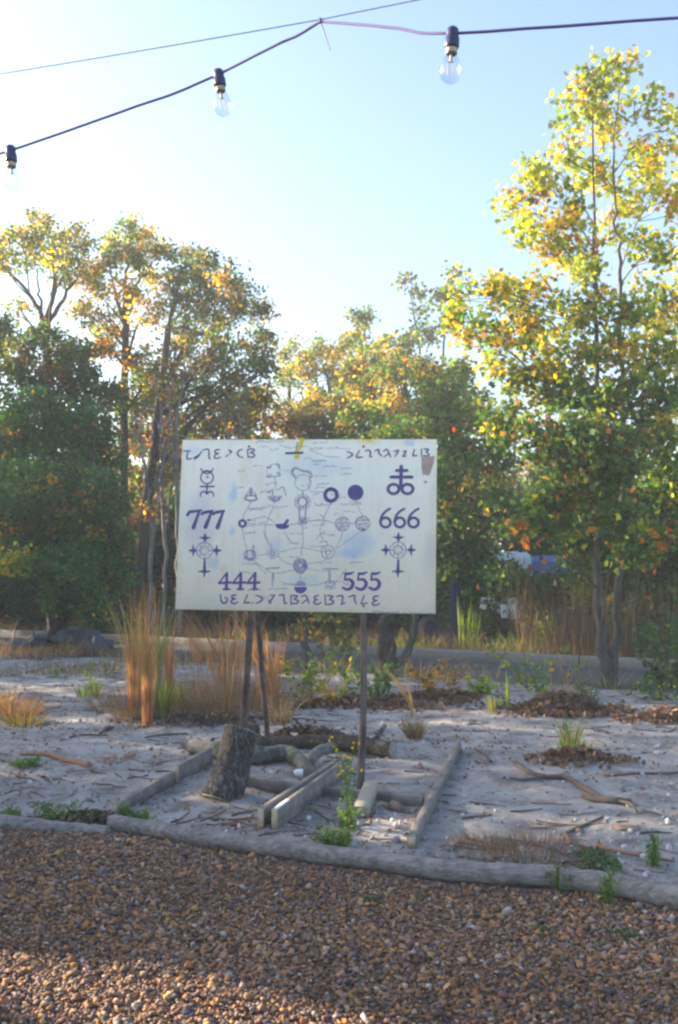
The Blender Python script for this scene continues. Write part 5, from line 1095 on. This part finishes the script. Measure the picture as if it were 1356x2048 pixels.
weed('leafy_shrub', 'dark bush behind the tall green grass', (330, 1262), 18, [(DGREEN, 3), (BROWN, 2), (OLIVE, 1)], .11, 'low shrubs behind the sign', 29, h=1.2, nleaf=40, spread=1.1, shape=OVAL, cat='shrub')

for i, (px, py, h, sp, pl, lb) in enumerate(((640, 1385, .35, .35, YB, 'yellow green weeds at the left end of the leaf bed'), (755, 1398, .45, .35, WG, 'green weeds in the leaf bed left of the charred stump'), (660, 1412, .25, .3, [(GOLD, 2), (OLIVE, 2), (LIME, 1)], 'golden weeds low in the leaf bed'), (850, 1385, .35, .4, [(GOLD, 2), (OLIVE, 2), (RUST, 2)], 'rusty weeds right of the charred stump'), (905, 1375, .4, .4, [(RUST, 2), (OLIVE, 2), (LIME, 1)], 'rusty green weeds at the road edge'), (965, 1392, .22, .15, [(LIME, 3), (GRS, 2)], 'bright green weed at the right end of the leaf bed'), (545, 1360, .35, .35, [(DRYB, 2), (GRS, 1), (GOLD, 1)], 'brown weeds behind the prop foot'), (1310, 1400, .35, .4, [(GREEN, 2), (YGREEN, 1), (DGREEN, 2)], 'low green weeds at the right edge of the road'), (1180, 1400, .25, .25, [(OLIVE, 2), (GREEN, 2)], 'weeds at the sweetgum root'))):
    weed('leaf_bed_weed', lb, (px, py), 11, pl, .055, 'weeds around the leaf beds', 400 + i, h=h, nleaf=22, spread=sp, shape=OVAL if i % 2 else LANCE)
# small trunks under the sign
def trunklet(name, label, pix, Y, r_, mt, cat='tree', blobs=None, seed=1):
    P = [AT(x, y, Y) for x, y in pix]; P[0][2] = float(hgt(P[0][0], P[0][1])) - .05
    return tree(name, label, (P[0][0], P[0][1], 0), [(P, r_)], blobs or [], .08, OVAL, .12, .14, mt, cat=cat, seed=seed)
Y = 13.2
trunklet('young_tree', 'slim young trunk with golden leaves showing under the sign', [(616, 1395), (616, 1330), (612, 1250), (622, 1120)], Y, [.075, .07, .06, .03], 'bark_grey', blobs=[B(612, 1245, 26, 30, Y, .9, [(GOLD, 2), (OLIVE, 2), (BROWN, 1)]), B(640, 1160, 50, 50, Y, .9, [(OLIVE, 2), (GREEN, 2), (BROWN, 1)])], seed=141)
Y = 13.8
def charred():
    b = AT(776, 1366, Y); o = empty('charred_stump', (b[0], b[1], 0), 'dark charred stump standing behind the right sign pole', 'stump')
    P = [AT(776, 1372, Y), AT(774, 1330, Y), AT(773, 1290, Y), AT(772, 1262, Y)]; P[0][2] = -.03
    a = Acc(); tube(a, catmull(P, 6), [.13, .10, .12, .13, .12, .09], 14, rough=.22, seed=31); obj('bark', a, M['bark_dark'], o, smooth=True)
    a = Acc(); tube(a, catmull([AT(790, 1330, Y), AT(812, 1310, Y), AT(826, 1270, Y), AT(832, 1225, Y), AT(826, 1150, Y)], 6), [.06, .055, .05, .045, .03], 9, rough=.1, seed=33); obj('stem', a, M['bark_grey'], o, smooth=True)
    a = Acc(); tube(a, catmull([AT(770, 1268, Y), AT(766, 1245, Y), AT(780, 1228, Y)], 4), [.09, .07, .03], 9, rough=.2, seed=35); obj('broken_top', a, M['bark_dark'], o, smooth=True)
charred()

# dead branches lying on the sand
def branch(label, pix, r_, col, subs=(), seed=1):
    P = [GZ(x, y, rr * .8) for (x, y), rr in zip(pix, np.interp(np.linspace(0, 1, len(pix)), np.linspace(0, 1, len(r_)), r_))]
    o = empty('dead_branch', tuple(P[0]), label, 'branch', 'dead branches on the sand')
    a = Acc(); tube(a, catmull(P, 6), r_, 8, col, rough=.2, seed=seed); obj('limb', a, M['twig'], o, smooth=True)
    for s, rs in subs:
        a = Acc(); tube(a, catmull([GZ(x, y, z) for x, y, z in s], 5), rs, 6, col, rough=.15, seed=seed + 1); obj('side_twig', a, M['twig'], o, smooth=True)
DK = (.13, .10, .085); RD = (.30, .17, .13); GYB = (.22, .18, .16)
branch('reddish brown branch on the sand at left', [(40, 1518), (85, 1521), (130, 1530), (178, 1545)], [.012, .018, .024, .026], RD, seed=1)
branch('long crooked dark branch on the sand right of the frame', [(1028, 1528), (1050, 1548), (1090, 1560), (1130, 1562), (1165, 1578), (1205, 1600)], [.012, .018, .020, .02, .022, .018], DK, [([(1090, 1560, .02), (1050, 1566, .015), (1020, 1562, .012)], [.014, .012, .008])], seed=2)
branch('dark gnarled branch below the long crooked one', [(1165, 1595), (1195, 1615), (1235, 1622), (1262, 1618)], [.014, .024, .026, .016], DK, [([(1235, 1622, .02), (1262, 1630, .03), (1275, 1640, .015)], [.012, .010, .006])], seed=3)
branch('small dark twig by the far end of the right board', [(950, 1508), (968, 1518), (982, 1530)], [.010, .012, .012], DK, seed=4)
branch('forked twig leading to the pale wood chip at right', [(1125, 1668), (1155, 1660), (1180, 1650), (1205, 1638)], [.008, .012, .010, .006], DK, [([(1130, 1668, .01), (1138, 1685, .01), (1142, 1700, .008)], [.012, .012, .008])], seed=5)
branch('thin dark stick on the sand left of the leaning log section', [(290, 1478), (330, 1472), (375, 1464)], [.008, .011, .008], DK, seed=6)
branch('pale bowed stick behind the dark soil mound', [(375, 1445), (395, 1425), (430, 1414), (470, 1416)], [.007, .009, .009, .006], GYB, seed=7)
branch('long thin stick across the far right sand', [(1215, 1556), (1270, 1552), (1330, 1546), (1380, 1540)], [.008, .010, .010, .006], DK, seed=8)
branch('thin stick near the left edge below the orange mound', [(120, 1487), (160, 1478), (215, 1474)], [.007, .008, .006], DK, seed=9)
branch('thin pale root by the upright green spike', [(1190, 1698), (1230, 1712), (1290, 1722), (1350, 1728)], [.012, .011, .010, .006], RD, seed=10)
branch('short dark stick between the rust columns and the frame', [(200, 1470), (212, 1462), (228, 1458)], [.012, .016, .010], DK, seed=11)
def chip(label, px, py, l, w, col, yaw, seed):
    c = GZ(px, py, w * .35); d = np.array([math.cos(yaw), math.sin(yaw), 0]); a = Acc()
    r = np.random.default_rng(seed + 60); e = np.array([-d[1], d[0], .15 * r.normal()]); P_ = [(-.5, -.2), (-.42, .5), (-.1, .38), (.2, .55), (.52, .1), (.38, -.45), (0., -.5)]; P_ = [(p + r.normal(0, .05), q + r.normal(0, .08)) for p, q in P_]; lo = [c + d * l * p + e * w * q + np.array([0, 0, -w * .25]) for p, q in P_]; hi = [q + np.array([0, 0, w * (.35 + .25 * r.uniform())]) for q in lo]; a.add(lo[::-1], [list(range(7))], col); a.add(hi, [list(range(7))], col); a.add(lo + hi, [[i, (i + 1) % 7, 7 + (i + 1) % 7, 7 + i] for i in range(7)], col); o = obj('wood_chip', a, M['twig']); tag(o, label, 'wood chip', 'wood chips on the sand')
chip('tan wood chip on the lit sand at right', 1252, 1672, .13, .05, (.46, .33, .24), -.25, 1)
chip('flat tan wood chip behind the fine pinkish grass', 1085, 1655, .14, .03, (.40, .29, .22), .1, 2)
chip('tan wood chip left of the reddish branch end', 215, 1522, .12, .05, (.36, .26, .18), .1, 3)
chip('orange wood chip near the left board', 260, 1517, .12, .05, (.42, .25, .16), .5, 4)
chip('pale wood chip behind the cross board', 742, 1575, .09, .045, (.55, .45, .38), .2, 5)
chip('dark red chip just behind the long timber', 470, 1662, .06, .025, (.20, .08, .07), .1, 6)
def stone(label, px, py, s, col, seed):
    a = Acc(); r = np.random.default_rng(seed); c = GZ(px, py, s * .4); stones(a, c[None], np.array([s]), np.array([col]), r=r)
    o = obj('stone', a, M['tint']); tag(o, label, 'stone', 'stones on the sand')
stone('dark stone on the left sand above the reddish branch', 215, 1462, .055, (.12, .12, .13), 1)
stone('white stone between the middle pair and the flowering weed', 617, 1642, .03, (.66, .65, .63), 2)
stone('white stone right of the tan block', 792, 1665, .03, (.62, .61, .60), 3)
stone('brown stone cluster lump right of the tan block', 790, 1622, .05, (.24, .17, .14), 4)
stone('grey stone before the left board of the frame', 330, 1690 - 60, .03, (.34, .32, .31), 5)

# ------------------------------------------------------------------ things beyond the kerb
def make_junk():
    def on(px, py, dz=0.0): return GZ(px, py, dz)
    # lumber heap
    JG = 'junk heap beyond the kerb'
    def slab(name, label, a, b, w, t, mt, cat, up=None):
        a, b = np.asarray(a, float), np.asarray(b, float); ax = (b - a) / 2; yv = np.cross(ax, (0, 0, 1.0)) if up is None else np.asarray(up, float)
        yv = yv / np.linalg.norm(yv); zv = np.cross(ax, yv); zv /= np.linalg.norm(zv)
        ac = Acc(); box(ac, (a + b) / 2, ax, yv * w / 2, zv * t / 2, bev=.006); o = obj(name, ac, M[mt]); tag(o, label, cat, JG)
    Yj = 21.0
    slab('white_board', 'long white board lying level on the junk heap', AT(962, 1202, Yj), AT(1062, 1212, Yj + .1), .06, .16, 'white_paint', 'board')
    slab('white_board', 'white board slanting below the level one', AT(960, 1212, Yj - .2), AT(1010, 1226, Yj - .2), .06, .10, 'white_paint', 'board')
    slab('white_board', 'white board standing up out of the junk heap', AT(1032, 1238, Yj - .4), AT(1024, 1197, Yj - .2), .18, .05, 'white_paint', 'board', (1, .1, 0))
    slab('white_board', 'short white board beside the upright one', AT(1011, 1236, Yj - .4), AT(1008, 1210, Yj - .3), .16, .05, 'white_paint', 'board', (1, .1, 0))
    slab('white_board', 'long white board lying right, behind the tall dry weeds', AT(1128, 1214, Yj), AT(1196, 1212, Yj), .06, .10, 'white_paint', 'board')
    # heap the boards lie on: dark chunks
    r = np.random.default_rng(150)
    hc = AT(1010, 1262, Yj + .2); o = empty('junk_heap', (hc[0], hc[1], float(hgt(hc[0], hc[1]))), 'low dark heap of scrap under the white boards', 'scrap heap', JG)
    for i in range(34):
        x = r.uniform(-1.0, 2.4); z = r.uniform(.05, .45); a = Acc(); c = np.array([hc[0] + x, hc[1] + r.uniform(-.4, .5), float(hgt(hc[0], hc[1])) + z])
        R = rand_rot(1, r)[0]; s = r.uniform(.12, .30); box(a, c, R[:, 0] * s, R[:, 1] * s * .6, R[:, 2] * s * .35, bev=.01)
        obj('scrap', a, M[['black_plastic', 'navy', 'bark_dark', 'lumber'][i % 4]], o)
    # black post
    b = AT(911, 1262, 20.5); z0 = float(hgt(b[0], b[1])); a = Acc(); tube(a, [(b[0], b[1], z0 - .05), (b[0], b[1], AT(911, 1168, 20.5)[2]), (b[0], b[1], AT(911, 1165, 20.5)[2])], [.12, .12, .10], 14, rough=.04); o = obj('black_post', a, M['navy'], smooth=False); tag(o, 'thick blue black post right of the sign', 'post')
    # bins
    def bin_(label, px, py, ptop, w, Y, mt):
        b = AT(px, py, Y); z0 = float(hgt(b[0], b[1])); zt = AT(px, ptop, Y)[2]; o = empty('plastic_bin', (b[0], b[1], z0), label, 'bin', 'bins beyond the kerb')
        def frus(name, za, zb, wa, wb, m_):
            a = Acc(); V = [(b[0] + sx * wa, b[1] + sy * wa, za) for sx, sy in ((-1, -1), (1, -1), (1, 1), (-1, 1))] + [(b[0] + sx * wb, b[1] + sy * wb, zb) for sx, sy in ((-1, -1), (1, -1), (1, 1), (-1, 1))]
            a.add(V, [[0, 3, 2, 1], [4, 5, 6, 7], [0, 1, 5, 4], [1, 2, 6, 5], [2, 3, 7, 6], [3, 0, 4, 7]]); obj(name, a, m_, o)
        frus('body', z0, zt - .06, w * .42, w * .5, mt); frus('lid', zt - .058, zt, w * .54, w * .50, mt); frus('handle', zt + .001, zt + .03, w * .15, w * .13, mt)
    bin_('black bin left of the sweetgum trunk', 1181, 1285, 1236, .38, 18.6, M['black_plastic'])
    bin_('dark blue bin behind the black bin', 1140, 1270, 1222, .45, 20.0, M['navy'])
    # tyres
    for i, (px, py, Y, tl) in enumerate(((862, 1250, 20.2, .5), (1270, 1262, 18.0, .2), (1318, 1266, 17.6, .9))):
        c = AT(px, py, Y); c[2] = float(hgt(c[0], c[1])) + .24; o = empty('old_tyre', (c[0], c[1], c[2] - .24), ['black tyre just right of the sign lower corner', 'black tyre right of the sweetgum trunk', 'black tyre near the right edge behind the shrub'][i], 'tyre', 'old tyres beyond the kerb')
        ax = np.array([math.sin(tl), -math.cos(tl), .3]); ax /= np.linalg.norm(ax); u = np.cross(ax, (0, 0, 1.)); u /= np.linalg.norm(u); v = np.cross(ax, u)
        t = np.linspace(0, 6.2832, 29); a = Acc(); tube(a, [c + (u * math.cos(q) + v * math.sin(q)) * .22 for q in t], .085, 10, cap=False); obj('tread', a, M['black_plastic'], o, smooth=True)
        a = Acc(); tube(a, [c - ax * .05, c + ax * .05], .13, 18); obj('rim', a, M['navy'], o)
    # tarpaulin covered trailer
    Y = 25.0; b = AT(1055, 1215, Y); z0 = float(hgt(b[0], b[1])); o = empty('covered_trailer', (b[0], b[1], z0), 'low trailer under white and blue tarpaulin behind the bushes', 'trailer')
    def drape(name, px0, px1, top, bot, mt, yo=0):
        A, Bq = AT(px0, top, Y), AT(px1, top, Y); zb = AT(px0, bot, Y)[2]; a = Acc(); n, m_ = 18, 9; V = []
        for j in range(m_):
            t = j / (m_ - 1)
            for i in range(n):
                x = A[0] + (Bq[0] - A[0]) * i / (n - 1); ang = math.pi * t
                V.append((x, Y + yo + .9 * -math.cos(ang), zb + (A[2] - zb) * (math.sin(ang) ** .45 if 0 < t < 1 else 0) * (1 + .06 * vn(i * .7, j * .9, 5)) + .03 * vn(i * .9, j * 1.1, 6)))
        idx = np.arange(n * m_).reshape(m_, n); f = np.stack([idx[:-1, :-1], idx[:-1, 1:], idx[1:, 1:], idx[1:, :-1]], -1).reshape(-1, 4); a.add(V, f)
        a.add([V[i] for i in idx[:, 0]], [list(range(m_))]); a.add([V[i] for i in idx[:, -1]][::-1], [list(range(m_))])
        obj(name, a, M[mt], o, smooth=True)
    drape('white_tarpaulin', 985, 1050, 1104, 1150, 'white_tarp'); drape('blue_tarpaulin', 1046, 1136, 1112, 1156, 'blue_tarp', .1)
    a = Acc(); p, q = AT(985, 1165, Y), AT(1136, 1165, Y); box(a, ((p[0] + q[0]) / 2, Y, (p[2] + z0) / 2 + .22), ((q[0] - p[0]) / 2, 0, 0), (0, .85, 0), (0, 0, (p[2] - z0) / 2), bev=.02); obj('bed', a, M['bark_dark'], o)
    for s in (-.6, .6):
        a = Acc(); c = np.array([(p[0] + q[0]) / 2 + s, Y - .86, z0 + .26]); tube(a, [c, c - np.array([0, .12, 0])], .26, 20); obj('wheel', a, M['black_plastic'], o)
    # dark blue barrel lying left of the sign
    Y = 23.5; c = AT(322, 1192, Y); z0 = float(hgt(c[0], Y)); o = empty('plastic_barrel', (c[0], Y, z0), 'dark blue barrel lying on its side left of the sign', 'barrel'); zc = z0 + .30
    a = Acc(); tube(a, [(c[0] - .44, Y, zc), (c[0] - .42, Y, zc), (c[0] - .2, Y, zc), (c[0], Y, zc), (c[0] + .2, Y, zc), (c[0] + .42, Y, zc), (c[0] + .44, Y, zc)], [.26, .285, .295, .30, .295, .285, .26], 24); obj('drum', a, M['navy'], o, smooth=True)
    for s in (-.2, .2):
        a = Acc(); tube(a, [(c[0] + s - .02, Y, zc), (c[0] + s + .02, Y, zc)], .308, 24); obj('hoop', a, M['navy'], o)
    # broken asphalt heap
    b = GZ(128, 1300); o = empty('rubble_heap', tuple(b), 'low heap of dark broken asphalt under the left green tree', 'rubble')
    for i in range(30):
        x = r.uniform(-.75, .75); h = .34 * (1 - (x / .8) ** 2); a = Acc(); R = rand_rot(1, r)[0]; s = r.uniform(.10, .2)
        box(a, b + np.array([x, r.uniform(-.3, .4), r.uniform(0.02, max(.05, h))]), R[:, 0] * s, R[:, 1] * s * .8, R[:, 2] * s * .4, bev=.02); obj('chunk', a, RUB, o)
RUB = m_plain('broken_asphalt', (.10, .11, .13), .9, nscale=20, var=.4, bd=.01)
make_junk()
weed('green_weed', 'weeds growing through the asphalt heap', (125, 1302), 12, [(DRYB, 2), (GREEN, 2), (OLIVE, 2)], .06, 'low green weeds', 31, h=.3, nleaf=22, spread=.6)

# dead stick and dead sapling at far left
branch('pale dead stick standing at the far left edge of the sand', [(22, 1290), (26, 1289), (30, 1288)], [.02, .02], GYB, [([(24, 1290, .0), (30, 1286, .3), (40, 1282, .55)], [.02, .016, .008])], seed=40)
